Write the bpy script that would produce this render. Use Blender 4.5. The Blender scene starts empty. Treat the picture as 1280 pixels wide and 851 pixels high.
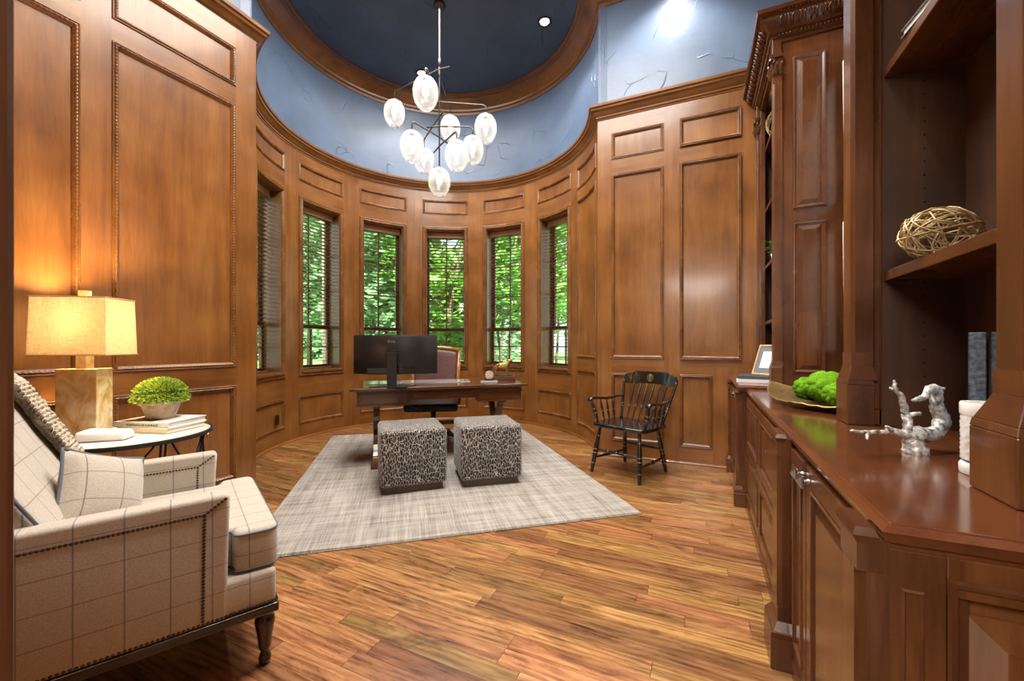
import bpy, bmesh, math, random
from math import sin, cos, pi, radians as R, sqrt, atan2, hypot
from mathutils import Vector, Matrix
random.seed(7)
SC = bpy.context.scene
COL = SC.collection

# ------------------------------------------------------------------ camera, world, lights, exposure
FPX, YAW, CAMH = 513.0, math.atan(235 / 513), 1.17
cd = bpy.data.cameras.new('camera'); cam = bpy.data.objects.new('camera', cd); COL.objects.link(cam)
cd.sensor_width = 36; cd.lens = FPX / 1280 * 36; cd.shift_y = 4.5 / 1280; cd.clip_start = .03; cd.clip_end = 300
cam.location = (0, 0, CAMH); cam.rotation_euler = (pi / 2, 0, YAW)
SC.camera = cam
SC.view_settings.view_transform = 'Standard'; SC.view_settings.look = 'None'
SC.view_settings.gamma = 1; SC.view_settings.exposure = 0.0
SC.cycles.use_denoising = True; SC.cycles.max_bounces = 8; SC.cycles.transparent_max_bounces = 24
SC.cycles.sample_clamp_indirect = 6; SC.cycles.caustics_reflective = False; SC.cycles.caustics_refractive = False

W = bpy.data.worlds.new('world'); SC.world = W; W.use_nodes = True
wn = W.node_tree.nodes; wl = W.node_tree.links
bg = wn['Background']; sky = wn.new('ShaderNodeTexSky')
sky.sky_type = 'NISHITA'; sky.sun_disc = False; sky.sun_elevation = R(52); sky.sun_rotation = R(200); sky.dust_density = 3
hz = wn.new('ShaderNodeMixRGB'); hz.inputs[0].default_value = .55; hz.inputs[2].default_value = (6.5, 7.0, 7.4, 1)
wl.new(sky.outputs[0], hz.inputs[1]); wl.new(hz.outputs[0], bg.inputs[0]); bg.inputs[1].default_value = .46

def lamp(name, kind, loc, energy, color=(1, 1, 1), rot=(0, 0, 0), size=.3, parent=None, **kw):
    l = bpy.data.lights.new(name, kind); l.energy = energy; l.color = color
    if kind == 'AREA': l.shape = 'DISK'; l.size = size
    if kind in ('POINT', 'SPOT'): l.shadow_soft_size = size
    if kind == 'SUN': l.angle = R(3)
    for k, v in kw.items(): setattr(l, k, v)
    o = bpy.data.objects.new(name, l); COL.objects.link(o); o.location = loc; o.rotation_euler = rot
    if parent: o.parent = parent
    return o
lamp('sun', 'SUN', (0, -10, 20), 26, (1, .95, .86), (R(40), R(12), R(20)))
CEIL = 4.98
lamp('fill_light_main', 'AREA', (-1.1, 2.1, 4.9), 235, (1, .93, .84), size=2.2)  # added soft fill under the ceiling, no real fixture
lamp('fill_light_turret', 'AREA', (-2.75, 3.85, 4.93), 100, (1, .94, .86), size=1.8)  # added fill that brightens the turret beyond its chandelier and cans
lamp('fill_light_doorway', 'AREA', (-.1, -1.3, 2.7), 120, (1, .94, .86), (R(48), 0, R(15)), size=1.3)  # added fill from behind the camera, aimed through the doorway

# ------------------------------------------------------------------ materials
MATS = {}
class NT:
    def __init__(s, name):
        s.m = bpy.data.materials.new(name); s.m.use_nodes = True; s.t = s.m.node_tree; s.n = s.t.nodes
        s.b = s.n['Principled BSDF']; s.out = s.n['Material Output']; MATS[name] = s.m
    def new(s, ty, **kw):
        x = s.n.new(ty)
        for k, v in kw.items(): setattr(x, k, v)
        return x
    def link(s, a, b): s.t.links.new(a, b)
    def setv(s, sock, v):
        if hasattr(v, 'is_output') or hasattr(v, 'links'): s.link(v, sock)
        else: sock.default_value = v
    def math(s, op, a, b=0.0, c=0.0):
        x = s.new('ShaderNodeMath', operation=op)
        s.setv(x.inputs[0], a); s.setv(x.inputs[1], b); s.setv(x.inputs[2], c); return x.outputs[0]
    def mix(s, f, a, b, mode='MIX'):
        x = s.new('ShaderNodeMixRGB', blend_type=mode)
        s.setv(x.inputs[0], f); s.setv(x.inputs[1], a if hasattr(a, 'links') else (*a, 1)[:4]); s.setv(x.inputs[2], b if hasattr(b, 'links') else (*b, 1)[:4]); return x.outputs[0]
    def coord(s, kind='Position', scale=(1, 1, 1), offset=None, rot=(0, 0, 0)):
        if kind == 'Position': c = s.new('ShaderNodeNewGeometry').outputs['Position']
        else: c = s.new('ShaderNodeTexCoord').outputs[kind]
        if offset is not None:
            a = s.new('ShaderNodeVectorMath', operation='ADD'); s.link(c, a.inputs[0]); s.link(offset, a.inputs[1]); c = a.outputs[0]
        m = s.new('ShaderNodeMapping'); m.inputs['Scale'].default_value = scale; m.inputs['Rotation'].default_value = rot
        s.link(c, m.inputs[0]); return m.outputs[0]
    def noise(s, vec, scale=5, detail=3, rough=.5, dist=0):
        x = s.new('ShaderNodeTexNoise'); s.link(vec, x.inputs['Vector'])
        x.inputs['Scale'].default_value = scale; x.inputs['Detail'].default_value = detail
        x.inputs['Roughness'].default_value = rough; x.inputs['Distortion'].default_value = dist; return x.outputs['Fac']
    def ramp(s, f, stops):
        x = s.new('ShaderNodeValToRGB'); s.link(f, x.inputs[0]); e = x.color_ramp.elements
        while len(e) < len(stops): e.new(.5)
        for i, (p, c) in enumerate(stops): e[i].position = p; e[i].color = (*c, 1)[:4]
        return x.outputs[0]
    def bump(s, h, strength=.2, dist=.01):
        x = s.new('ShaderNodeBump'); x.inputs['Strength'].default_value = strength; x.inputs['Distance'].default_value = dist
        s.link(h, x.inputs['Height']); s.link(x.outputs[0], s.b.inputs['Normal'])
    def fin(s, col=None, rough=.5, metal=0, coat=0, crough=.1, spec=.5, **kw):
        if col is not None: s.setv(s.b.inputs['Base Color'], col if hasattr(col, 'links') else (*col, 1)[:4])
        s.setv(s.b.inputs['Roughness'], rough); s.b.inputs['Metallic'].default_value = metal
        s.b.inputs['Coat Weight'].default_value = coat; s.b.inputs['Coat Roughness'].default_value = crough
        s.b.inputs['Specular IOR Level'].default_value = spec
        for k, v in kw.items(): s.setv(s.b.inputs[k.replace('_', ' ')], v)
        return s.m
def plain(name, col, rough=.5, metal=0, var=.12, vs=30, bump=0, **kw):
    t = NT(name); c = t.coord('Object'); n = t.noise(c, vs, 3)
    lo = tuple(max(0, x * (1 - var)) for x in col); hi = tuple(x * (1 + var) for x in col)
    if bump: t.bump(n, bump, .004)
    return t.fin(t.ramp(n, [(.3, lo), (.7, hi)]), rough, metal, **kw)
def wood(name, dark, mid, light, grain=(14, 14, .9), rough=.3, coat=.25, rnd=.0, coords='Position', blotch=2.6):
    t = NT(name)
    oi = t.new('ShaderNodeObjectInfo').outputs['Random']
    g = t.new('ShaderNodeNewGeometry').outputs['Random Per Island']
    rn = t.math('FRACT', t.math('ADD', oi, g))
    off = t.new('ShaderNodeCombineXYZ'); 
    for i in range(3): t.link(t.math('MULTIPLY', rn, (31.7, 17.3, 23.1)[i]), off.inputs[i])
    v = t.coord(coords, grain, off.outputs[0]); v2 = t.coord(coords, tuple(x * 5 for x in grain[:2]) + (grain[2] * 5,), off.outputs[0])
    n1 = t.noise(v, 1.0, 5, .6, 1.2); n2 = t.noise(v2, 2.2, 4, .6)
    b = t.noise(t.coord(coords, (1, 1, 1), off.outputs[0]), blotch, 2, .5)
    f = t.math('ADD', t.math('MULTIPLY', n1, .40), t.math('ADD', t.math('MULTIPLY', n2, .18), t.math('MULTIPLY', b, .46)))
    c = t.ramp(f, [(.36, dark), (.52, mid), (.68, light)])
    if rnd:
        k = t.math('ADD', t.math('MULTIPLY', rn, rnd), 1 - rnd / 2)
        cc = t.new('ShaderNodeVectorMath', operation='SCALE'); t.link(c, cc.inputs[0]); t.link(k, cc.inputs['Scale']); c = cc.outputs[0]
    t.bump(n2, .05, .002)
    return t.fin(c, t.math('ADD', rough - .05, t.math('MULTIPLY', b, .12)), coat=coat, crough=.12)
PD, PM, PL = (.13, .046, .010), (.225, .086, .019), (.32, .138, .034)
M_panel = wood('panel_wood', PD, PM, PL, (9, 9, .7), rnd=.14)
M_rail = wood('rail_wood', PD, PM, PL, (.7, .7, 12), rnd=.12)
M_stile = wood('stile_wood', PD, PM, PL, (14, 14, .8), rnd=.12)
M_mould = wood('moulding_wood', (.11, .042, .012), (.18, .072, .019), (.26, .11, .03), (5, 5, 5), rough=.26)
M_mould2 = wood('crown_wood', (.12, .046, .012), (.20, .082, .021), (.29, .125, .034), (3, 3, 3), rough=.3)
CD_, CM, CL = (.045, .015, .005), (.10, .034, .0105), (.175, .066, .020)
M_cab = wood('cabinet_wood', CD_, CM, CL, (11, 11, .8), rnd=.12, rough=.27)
M_cabh = wood('cabinet_rail_wood', CD_, CM, CL, (11, .8, 11), rough=.27)
M_cabd = wood('cabinet_moulding_wood', (.055, .018, .008), (.09, .03, .012), (.14, .05, .02), (5, 5, 5), rough=.24)
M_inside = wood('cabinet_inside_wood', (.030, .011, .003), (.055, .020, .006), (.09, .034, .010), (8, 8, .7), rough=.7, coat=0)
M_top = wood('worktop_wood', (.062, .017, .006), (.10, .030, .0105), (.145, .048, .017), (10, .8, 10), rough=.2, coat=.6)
M_desk = wood('desk_wood', (.05, .017, .007), (.092, .031, .011), (.15, .055, .02), (2, 2, 14), rough=.2, coat=.6, coords='Object')
M_jamb = wood('jamb_wood', (.05, .018, .008), (.09, .032, .013), (.14, .052, .02), (14, 14, .8), rough=.3)
M_sash = wood('sash_wood', (.12, .055, .022), (.17, .085, .036), (.23, .12, .055), (8, 8, 1), rough=.4)
M_blind = wood('blind_wood', (.11, .05, .022), (.17, .08, .036), (.23, .115, .055), (3, 3, 8), rough=.35, coat=.1)
M_valance = wood('valance_wood', (.42, .21, .12), (.52, .27, .16), (.6, .33, .2), (3, 3, 12), rough=.4, coat=.1)

def floor_mat():
    t = NT('oak_floor'); oi = t.new('ShaderNodeObjectInfo').outputs['Random']
    g = t.new('ShaderNodeNewGeometry').outputs['Random Per Island']; rn = t.math('FRACT', t.math('ADD', oi, t.math('MULTIPLY', g, 3.37)))
    off = t.new('ShaderNodeCombineXYZ'); t.link(t.math('MULTIPLY', rn, 37.), off.inputs[0]); t.link(t.math('MULTIPLY', rn, 91.), off.inputs[1]); t.link(t.math('MULTIPLY', rn, 17.), off.inputs[2])
    v = t.coord('Position', (1.1, 9, 1), off.outputs[0])
    wv = t.new('ShaderNodeTexWave', wave_type='RINGS', rings_direction='SPHERICAL'); t.link(v, wv.inputs['Vector'])
    wv.inputs['Scale'].default_value = 1.1; wv.inputs['Distortion'].default_value = 9; wv.inputs['Detail'].default_value = 3; wv.inputs['Detail Scale'].default_value = 1.3
    n2 = t.noise(t.coord('Position', (7, 110, 1), off.outputs[0]), 1, 4, .65)
    n3 = t.noise(t.coord('Position', (2.0, 9, 1), off.outputs[0]), 1, 7, .72, 1.6)
    f = t.math('ADD', t.math('MULTIPLY', wv.outputs['Fac'], .09), t.math('ADD', t.math('MULTIPLY', n2, .20), t.math('MULTIPLY', n3, .71)))
    c = t.ramp(f, [(.34, (.05, .021, .010)), (.43, (.175, .074, .025)), (.53, (.32, .148, .053)), (.68, (.48, .26, .105))])
    hs = t.new('ShaderNodeHueSaturation'); t.link(c, hs.inputs['Color'])
    t.link(t.math('ADD', t.math('MULTIPLY', rn, .6), .66), hs.inputs['Value']); t.link(t.math('ADD', t.math('MULTIPLY', t.math('FRACT', t.math('MULTIPLY', rn, 7.3)), .03), .488), hs.inputs['Hue'])
    t.bump(f, .10, .002)
    return t.fin(hs.outputs[0], t.math('ADD', .2, t.math('MULTIPLY', n2, .2)), coat=.35, crough=.12)
M_floor = floor_mat()
M_sub = plain('dark_joint', (.03, .012, .006), .8)

def plaster(name, col, rough=.36):
    t = NT(name); v = t.coord('Position'); n = t.noise(v, 1.7, 4, .55); n2 = t.noise(v, 9, 4, .6)
    vo = t.new('ShaderNodeTexVoronoi', feature='DISTANCE_TO_EDGE'); d = t.new('ShaderNodeVectorMath', operation='ADD')
    nz = t.new('ShaderNodeTexNoise'); nz.inputs['Scale'].default_value = 1.3; t.link(v, nz.inputs['Vector']); sc = t.new('ShaderNodeVectorMath', operation='SCALE'); t.link(nz.outputs['Color'], sc.inputs[0]); sc.inputs['Scale'].default_value = 1.4
    t.link(v, d.inputs[0]); t.link(sc.outputs[0], d.inputs[1]); t.link(d.outputs[0], vo.inputs['Vector']); vo.inputs['Scale'].default_value = 1.9
    e = t.ramp(vo.outputs['Distance'], [(0, (1, 1, 1)), (.012, (0, 0, 0))]); mk = t.ramp(t.noise(v, 2.3, 2), [(.5, (0, 0, 0)), (.58, (1, 1, 1))])
    h = t.math('ADD', t.math('MULTIPLY', t.math('MULTIPLY', e, mk), .6), t.math('MULTIPLY', n2, .35)); t.bump(h, .8, .012)
    a = tuple(x * .86 for x in col); b = tuple(x * 1.14 for x in col)
    return t.fin(t.ramp(n, [(.35, a), (.65, b)]), rough)
M_blue = plaster('blue_plaster', (.105, .155, .25)); M_navy = plaster('navy_ceiling_paint', (.062, .105, .175), .45)
M_hall = plain('hall_plaster', (.62, .57, .50), .7)
M_black = plain('black_lacquer', (.008, .008, .009), .22, coat=.5); M_plastic = plain('black_plastic', (.018, .018, .02), .32)
M_darkwood = wood('espresso_wood', (.014, .006, .004), (.025, .01, .006), (.045, .02, .011), (10, 10, 10), rough=.25, coat=.4, coords='Object')
M_plinth = wood('walnut_plinth', (.05, .03, .02), (.08, .05, .033), (.12, .08, .055), (3, 3, 20), rough=.5, coat=0, coords='Object')
M_gold = plain('gold_paint', (.55, .38, .14), .35, .9); M_brass = plain('aged_brass', (.33, .22, .08), .4, .8, var=.35, vs=60, bump=.4)
M_band = plain('worn_gold_line', (.40, .32, .20), .4, .6); M_bronze = plain('nickel', (.085, .08, .078), .4, .7); M_nail = plain('antique_nail', (.10, .07, .04), .35, .9)
M_logo = plain('grey_logo', (.30, .31, .33), .4); M_chrome = plain('pewter', (.42, .42, .43), .25, 1); M_iron = plain('black_iron', (.035, .035, .04), .45, .5)
M_silver = plain('silver_leaf', (.50, .49, .47), .42, .35, var=.8, vs=70, bump=1.0)
M_white = plain('white_ceramic', (.82, .82, .80), .25, var=.02); M_wplastic = plain('white_plastic', (.85, .84, .81), .4, var=.02)
M_stone = plain('pale_stone', (.60, .57, .51), .4, var=.1, vs=8); M_paper = plain('paper_block', (.78, .76, .70), .8, var=.06)
M_cream = plain('cream_cloth', (.70, .66, .56), .7, var=.06); M_cover = plain('white_cover', (.74, .74, .74), .35, var=.03)
M_terra = plain('limewashed_terracotta', (.55, .42, .28), .85, var=.35, vs=22, bump=.5)
M_leather = plain('oxblood_leather', (.085, .032, .028), .38, var=.2, bump=.3); M_bleather = plain('black_leather', (.012, .011, .011), .35, bump=.2)
M_honey = wood('honey_wood', (.22, .085, .02), (.36, .15, .04), (.5, .24, .08), (8, 8, 2), rough=.25, coat=.4, coords='Object')
M_wicker = plain('gilded_vine', (.50, .37, .19), .45, .35, var=.3, vs=50); M_pipe = plain('blue_grey_piping', (.12, .14, .17), .7)
M_mat = plain('grey_mat_board', (.16, .18, .20), .8, var=.05); M_oak = plain('oak_frame', (.62, .40, .19), .5)
M_bluebook = plain('blue_ornate_binding', (.13, .18, .25), .5, var=.5, vs=90, bump=.5); M_darkbook = plain('charcoal_book', (.05, .055, .07), .5)
M_pink = plain('agate_slice', (.58, .42, .33), .3, var=.3, vs=40); M_agold = plain('hammered_gold', (.40, .27, .11), .32, .85, var=.3, vs=50, bump=.5)
M_outlet = plain('dark_bronze_plate', (.02, .014, .01), .4, .3)
M_canvas = plain('white_canvas', (.88, .87, .83), .7, var=.02)
M_trunk = plain('tree_bark', (.12, .085, .06), .9, var=.4, vs=6, bump=.6); M_pale_brick = plain('pale_brick', (.32, .24, .20), .9, var=.3, vs=14)

def leaf(name, a, b, tl=.35):
    t = NT(name); g = t.new('ShaderNodeNewGeometry').outputs['Random Per Island']; c = t.ramp(g, [(0, a), (1, b)])
    t.fin(c, .5); tr = t.new('ShaderNodeBsdfTranslucent'); t.link(c, tr.inputs[0]); mx = t.new('ShaderNodeMixShader'); mx.inputs[0].default_value = tl
    t.link(t.b.outputs[0], mx.inputs[1]); t.link(tr.outputs[0], mx.inputs[2]); t.link(mx.outputs[0], t.out.inputs[0]); return t.m
M_leaf1 = leaf('leaf_green', (.09, .26, .04), (.28, .55, .10)); M_leaf2 = leaf('leaf_dark_green', (.09, .23, .10), (.30, .50, .24))
M_leaf3 = leaf('boxwood_leaf', (.13, .26, .01), (.50, .62, .06), .2); M_flower = leaf('pink_blossom', (.6, .18, .26), (.8, .4, .45))
M_lawn = plain('lawn', (.13, .27, .07), .9, var=.3, vs=3); M_herb = leaf('houseplant_leaf', (.06, .2, .02), (.2, .4, .08))
def moss():
    t = NT('green_moss'); v = t.coord('Object'); n = t.noise(v, 160, 3, .7); n2 = t.noise(v, 22, 3)
    f = t.math('ADD', t.math('MULTIPLY', n, .55), t.math('MULTIPLY', n2, .45)); t.bump(n, .9, .006)
    return t.fin(t.ramp(f, [(.35, (.05, .16, .005)), (.62, (.20, .46, .02))]), .95, spec=.1)
M_moss = moss()
def onyx():
    t = NT('honey_onyx'); v = t.coord('Object', (1, 1, .8)); n = t.noise(v, 9, 5, .55, 1.8)
    return t.fin(t.ramp(n, [(.28, (.46, .24, .07)), (.40, (.72, .47, .18)), (.52, (.86, .69, .40)), (.68, (.92, .85, .66))]), .22, coat=.4)
M_onyx = onyx()
def glassy(name, tint=(1, 1, 1), body=0.0, bodycol=(1, 1, 1), rough=.02):
    t = NT(name); tr = t.new('ShaderNodeBsdfTransparent'); tr.inputs[0].default_value = (*tint, 1)
    gl = t.new('ShaderNodeBsdfGlossy'); gl.inputs['Roughness'].default_value = rough
    lf_ = t.new('ShaderNodeLayerWeight'); lf_.inputs[0].default_value = .5; fr = t.math('ADD', t.math('MULTIPLY', t.math('POWER', lf_.outputs['Facing'], 4.0), .5), .035); mx = t.new('ShaderNodeMixShader')
    base = tr.outputs[0]
    if body:
        d = t.new('ShaderNodeBsdfTranslucent'); d.inputs[0].default_value = (*bodycol, 1); m2 = t.new('ShaderNodeMixShader')
        lw = t.new('ShaderNodeLayerWeight'); lw.inputs[0].default_value = .35
        f = t.math('MULTIPLY', t.math('ADD', lw.outputs['Facing'], .25), body); t.link(f, m2.inputs[0]); t.link(base, m2.inputs[1]); t.link(d.outputs[0], m2.inputs[2]); base = m2.outputs[0]
    t.link(fr, mx.inputs[0]); t.link(base, mx.inputs[1]); t.link(gl.outputs[0], mx.inputs[2]); t.link(mx.outputs[0], t.out.inputs[0]); return t.m
M_pane = glassy('window_glass', (.96, .99, .97)); M_globe = glassy('seeded_glass', (.97, .97, .97), .40, (.95, .95, .95), .05)
M_deskglass = plain('frosted_desk_glass', (.55, .62, .62), .08, coat=1, var=.02)
def emit(name, col, st):
    t = NT(name); e = t.new('ShaderNodeEmission'); e.inputs[0].default_value = (*col, 1); e.inputs[1].default_value = st
    t.link(e.outputs[0], t.out.inputs[0]); return t.m
M_bulb = emit('chandelier_bulb', (1, .90, .76), 15); M_can = emit('can_light_lens', (1, .95, .88), 60); M_lbulb = emit('table_lamp_bulb', (1, .68, .32), 120)
def shade():
    t = NT('linen_lampshade'); v = t.coord('Object', (260, 260, 30)); v2 = t.coord('Object', (30, 30, 260))
    n = t.math('ADD', t.math('MULTIPLY', t.noise(v, 1, 2), .5), t.math('MULTIPLY', t.noise(v2, 1, 2), .5))
    c = t.ramp(n, [(.35, (.62, .52, .36)), (.6, (.95, .88, .72))]); t.fin(c, .9)
    tr = t.new('ShaderNodeBsdfTranslucent'); t.link(c, tr.inputs[0]); mx = t.new('ShaderNodeMixShader'); mx.inputs[0].default_value = .75
    t.link(t.b.outputs[0], mx.inputs[1]); t.link(tr.outputs[0], mx.inputs[2]); t.link(mx.outputs[0], t.out.inputs[0]); return t.m
M_shade = shade()
def plaid():
    t = NT('windowpane_plaid'); v = t.coord('Object'); sp = t.new('ShaderNodeSeparateXYZ'); t.link(v, sp.inputs[0])
    tc = t.new('ShaderNodeTexCoord'); sn = t.new('ShaderNodeSeparateXYZ'); t.link(tc.outputs['Normal'], sn.inputs[0])
    base = t.ramp(t.noise(v, 260, 2), [(.3, (.44, .39, .33)), (.7, (.59, .53, .46))]); c = base
    for i, (p, w, col, o) in enumerate(((.107, .0035, (.20, .13, .10), .02), (.107, .004, (.20, .21, .24), .03), (.094, .003, (.27, .18, .14), .045))):
        fr = t.math('FRACT', t.math('DIVIDE', t.math('ADD', sp.outputs[i], o + 5 * p), p)); ln = t.math('LESS_THAN', fr, w / p)
        ok = t.math('LESS_THAN', t.math('ABSOLUTE', sn.outputs[i]), .72); c = t.mix(t.math('MULTIPLY', t.math('MULTIPLY', ln, ok), .8), c, col)
    t.bump(t.noise(v, 300, 2), .15, .002)
    return t.fin(c, .9, spec=.2, Sheen_Weight=.2)
M_plaid = plaid()
def spots():
    t = NT('antelope_print'); v = t.coord('Object', (1, 1, .42)); d = t.new('ShaderNodeVectorMath', operation='ADD')
    nz = t.new('ShaderNodeTexNoise'); nz.inputs['Scale'].default_value = 60; t.link(v, nz.inputs['Vector']); sc = t.new('ShaderNodeVectorMath', operation='SCALE'); t.link(nz.outputs['Color'], sc.inputs[0]); sc.inputs['Scale'].default_value = .012
    t.link(v, d.inputs[0]); t.link(sc.outputs[0], d.inputs[1])
    vo = t.new('ShaderNodeTexVoronoi', feature='DISTANCE_TO_EDGE'); t.link(d.outputs[0], vo.inputs['Vector']); vo.inputs['Scale'].default_value = 62
    c = t.ramp(vo.outputs['Distance'], [(.035, (.56, .53, .48)), (.07, (.026, .024, .03))]); t.bump(vo.outputs['Distance'], .2, .003)
    return t.fin(c, .85, spec=.2, Sheen_Weight=.3)
M_spots = spots()
def rugm():
    t = NT('woven_rug'); a = t.noise(t.coord('Object', (3, 130, 1)), 1, 4, .6); b = t.noise(t.coord('Object', (130, 3, 1)), 1, 4, .6)
    a2 = t.noise(t.coord('Object', (1.2, 16, 1)), 1, 3, .6); b2 = t.noise(t.coord('Object', (14, .9, 1)), 1, 3, .6)
    f = t.math('ADD', t.math('ADD', t.math('MULTIPLY', a, .3), t.math('MULTIPLY', b, .3)), t.math('ADD', t.math('MULTIPLY', a2, .2), t.math('MULTIPLY', b2, .2)))
    t.bump(t.math('ADD', a, b), .6, .004)
    return t.fin(t.ramp(f, [(.39, (.15, .135, .125)), (.5, (.34, .315, .285)), (.60, (.48, .455, .42))]), .95, spec=.1)
M_rug = rugm()
def throwm():
    t = NT('chunky_knit_throw'); a = t.noise(t.coord('Object', (40, 60, 130)), 1, 3, .7); sp = t.new('ShaderNodeSeparateXYZ'); t.link(t.coord('Object'), sp.inputs[0])
    c = t.ramp(a, [(.30, (.24, .16, .08)), (.42, (.46, .37, .25)), (.55, (.66, .59, .47))])
    k = t.math('GREATER_THAN', sp.outputs[0], -.202); c = t.mix(t.math('MULTIPLY', k, .85), c, (.07, .045, .03)); t.bump(a, .9, .012)
    return t.fin(c, .95, spec=.1)
M_throw = throwm()

# ------------------------------------------------------------------ mesh helpers
def T(x=0, y=0, z=0, rz=0, rx=0, ry=0, s=1):
    return Matrix.Translation((x, y, z)) @ Matrix.Rotation(rz, 4, 'Z') @ Matrix.Rotation(ry, 4, 'Y') @ Matrix.Rotation(rx, 4, 'X') @ Matrix.Diagonal((s, s, s, 1))
class MB:
    def __init__(s): s.v = []; s.f = []
    def add(s, vs, fs, M=None):
        n = len(s.v); s.v += [tuple(M @ Vector(p)) for p in vs] if M is not None else [tuple(p) for p in vs]
        s.f += [tuple(i + n for i in f) for f in fs]; return s
    def box(s, x0, x1, y0, y1, z0, z1, M=None):
        return s.add([(x, y, z) for z in (z0, z1) for y in (y0, y1) for x in (x0, x1)],
                     [(0, 2, 3, 1), (4, 5, 7, 6), (0, 1, 5, 4), (2, 6, 7, 3), (0, 4, 6, 2), (1, 3, 7, 5)], M)
    def taper(s, z0, z1, a, b, c=(0, 0), M=None):       # a, b: half sizes at z0 and z1
        vs = [(c[0] + sx * h[0], c[1] + sy * h[1], z) for z, h in ((z0, a), (z1, b)) for sx, sy in ((-1, -1), (1, -1), (1, 1), (-1, 1))]
        return s.add(vs, [(0, 3, 2, 1), (4, 5, 6, 7), (0, 1, 5, 4), (1, 2, 6, 5), (2, 3, 7, 6), (3, 0, 4, 7)], M)
    def lathe(s, prof, n=20, M=None, sx=1, sy=1):
        vs = [(r * cos(2 * pi * i / n) * sx, r * sin(2 * pi * i / n) * sy, z) for r, z in prof for i in range(n)]; m = len(prof)
        fs = [(j * n + i, j * n + (i + 1) % n, (j + 1) * n + (i + 1) % n, (j + 1) * n + i) for j in range(m - 1) for i in range(n)]
        if prof[0][0] > 1e-4: fs.append(tuple(range(n - 1, -1, -1)))
        if prof[-1][0] > 1e-4: fs.append(tuple((m - 1) * n + i for i in range(n)))
        return s.add(vs, fs, M)
    def shell(s, prof, n=20, M=None):
        vs = [(r * cos(2 * pi * i / n), r * sin(2 * pi * i / n), z) for r, z in prof for i in range(n)]; m = len(prof)
        return s.add(vs, [(j * n + i, j * n + (i + 1) % n, (j + 1) * n + (i + 1) % n, (j + 1) * n + i) for j in range(m - 1) for i in range(n)], M)
    def tube(s, pts, r, n=8, closed=False, M=None, flat=1):
        P = [Vector(p) for p in pts]; m = len(P); rr = r if isinstance(r, (list, tuple)) else [r] * m; vs = []; up = None
        for i, p in enumerate(P):
            a = P[(i - 1) % m] if (closed or i) else P[0]; b = P[(i + 1) % m] if (closed or i < m - 1) else P[-1]
            d = (b - a).normalized()
            if up is None: up = Vector((0, 0, 1)) if abs(d.z) < .9 else Vector((1, 0, 0))
            x = d.cross(up); x = x.normalized() if x.length > 1e-6 else d.orthogonal().normalized(); y = x.cross(d).normalized(); up = y
            vs += [p + (x * cos(2 * pi * k / n) + y * sin(2 * pi * k / n) * flat) * rr[i] for k in range(n)]
        fs = [(i * n + k, i * n + (k + 1) % n, ((i + 1) % m) * n + (k + 1) % n, ((i + 1) % m) * n + k) for i in range(m if closed else m - 1) for k in range(n)]
        if not closed: fs += [tuple(range(n)), tuple((m - 1) * n + k for k in range(n - 1, -1, -1))]
        return s.add(vs, fs, M)
    def prism(s, poly, z0, z1, M=None):
        n = len(poly)
        return s.add([(x, y, z) for z in (z0, z1) for x, y in poly], [tuple(range(n - 1, -1, -1)), tuple(range(n, 2 * n))] + [(i, (i + 1) % n, n + (i + 1) % n, n + i) for i in range(n)], M)
    def mbox(s, mp, s0, s1, z0, z1, d0, d1, n=1):       # a box in wall coordinates (along, height, depth into room)
        vs = []
        for i in range(n + 1):
            a = s0 + (s1 - s0) * i / n; vs += [mp(a, z0, d0), mp(a, z1, d0), mp(a, z1, d1), mp(a, z0, d1)]
        fs = [(0, 1, 2, 3), tuple(n * 4 + k for k in (3, 2, 1, 0))]
        fs += [(i * 4 + k, (i + 1) * 4 + k, (i + 1) * 4 + (k + 1) % 4, i * 4 + (k + 1) % 4) for i in range(n) for k in range(4)]
        return s.add(vs, fs)
    def mfrust(s, mp, a, d0, b, d1):                    # raised field: outer rect a at d0, inner rect b at d1
        o = [(a[0], a[2]), (a[1], a[2]), (a[1], a[3]), (a[0], a[3])]; i_ = [(b[0], b[2]), (b[1], b[2]), (b[1], b[3]), (b[0], b[3])]
        vs = [mp(x, z, d0) for x, z in o] + [mp(x, z, d1) for x, z in i_]
        return s.add(vs, [(0, 1, 2, 3), (4, 5, 6, 7)] + [(k, (k + 1) % 4, 4 + (k + 1) % 4, 4 + k) for k in range(4)])
    def frame(s, mp, a, prof, unit=1, step=9, rope=None):   # mitred moulding round rect a=(s0,s1,z0,z1); prof (inset, depth)
        s0, s1, z0, z1 = a; vs = []; m = len(prof); rings = 0
        for e in range(4):
            L = ((s1 - s0) * unit if e % 2 == 0 else z1 - z0); N = max(1, int(L / step)); N = max(N, int((s1 - s0) / 1.6) if unit != 1 and e % 2 == 0 else 1)
            for k in range(N):
                u = k / N
                for w, d in prof:
                    q = w / unit; cs = [(s0 + q, z0 + w), (s1 - q, z0 + w), (s1 - q, z1 - w), (s0 + q, z1 - w)]
                    p0, p1 = cs[e], cs[(e + 1) % 4]
                    if rope and rope[0] <= w <= rope[1] and 0 < k: d = d + rope[2] * sin(2 * pi * L * u / rope[3] + (w - rope[0]) / (rope[1] - rope[0]) * 2.4)
                    vs.append(mp(p0[0] + (p1[0] - p0[0]) * u, p0[1] + (p1[1] - p0[1]) * u, d))
                rings += 1
        return s.add(vs, [(i * m + j, i * m + j + 1, ((i + 1) % rings) * m + j + 1, ((i + 1) % rings) * m + j) for i in range(rings) for j in range(m - 1)])
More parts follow.
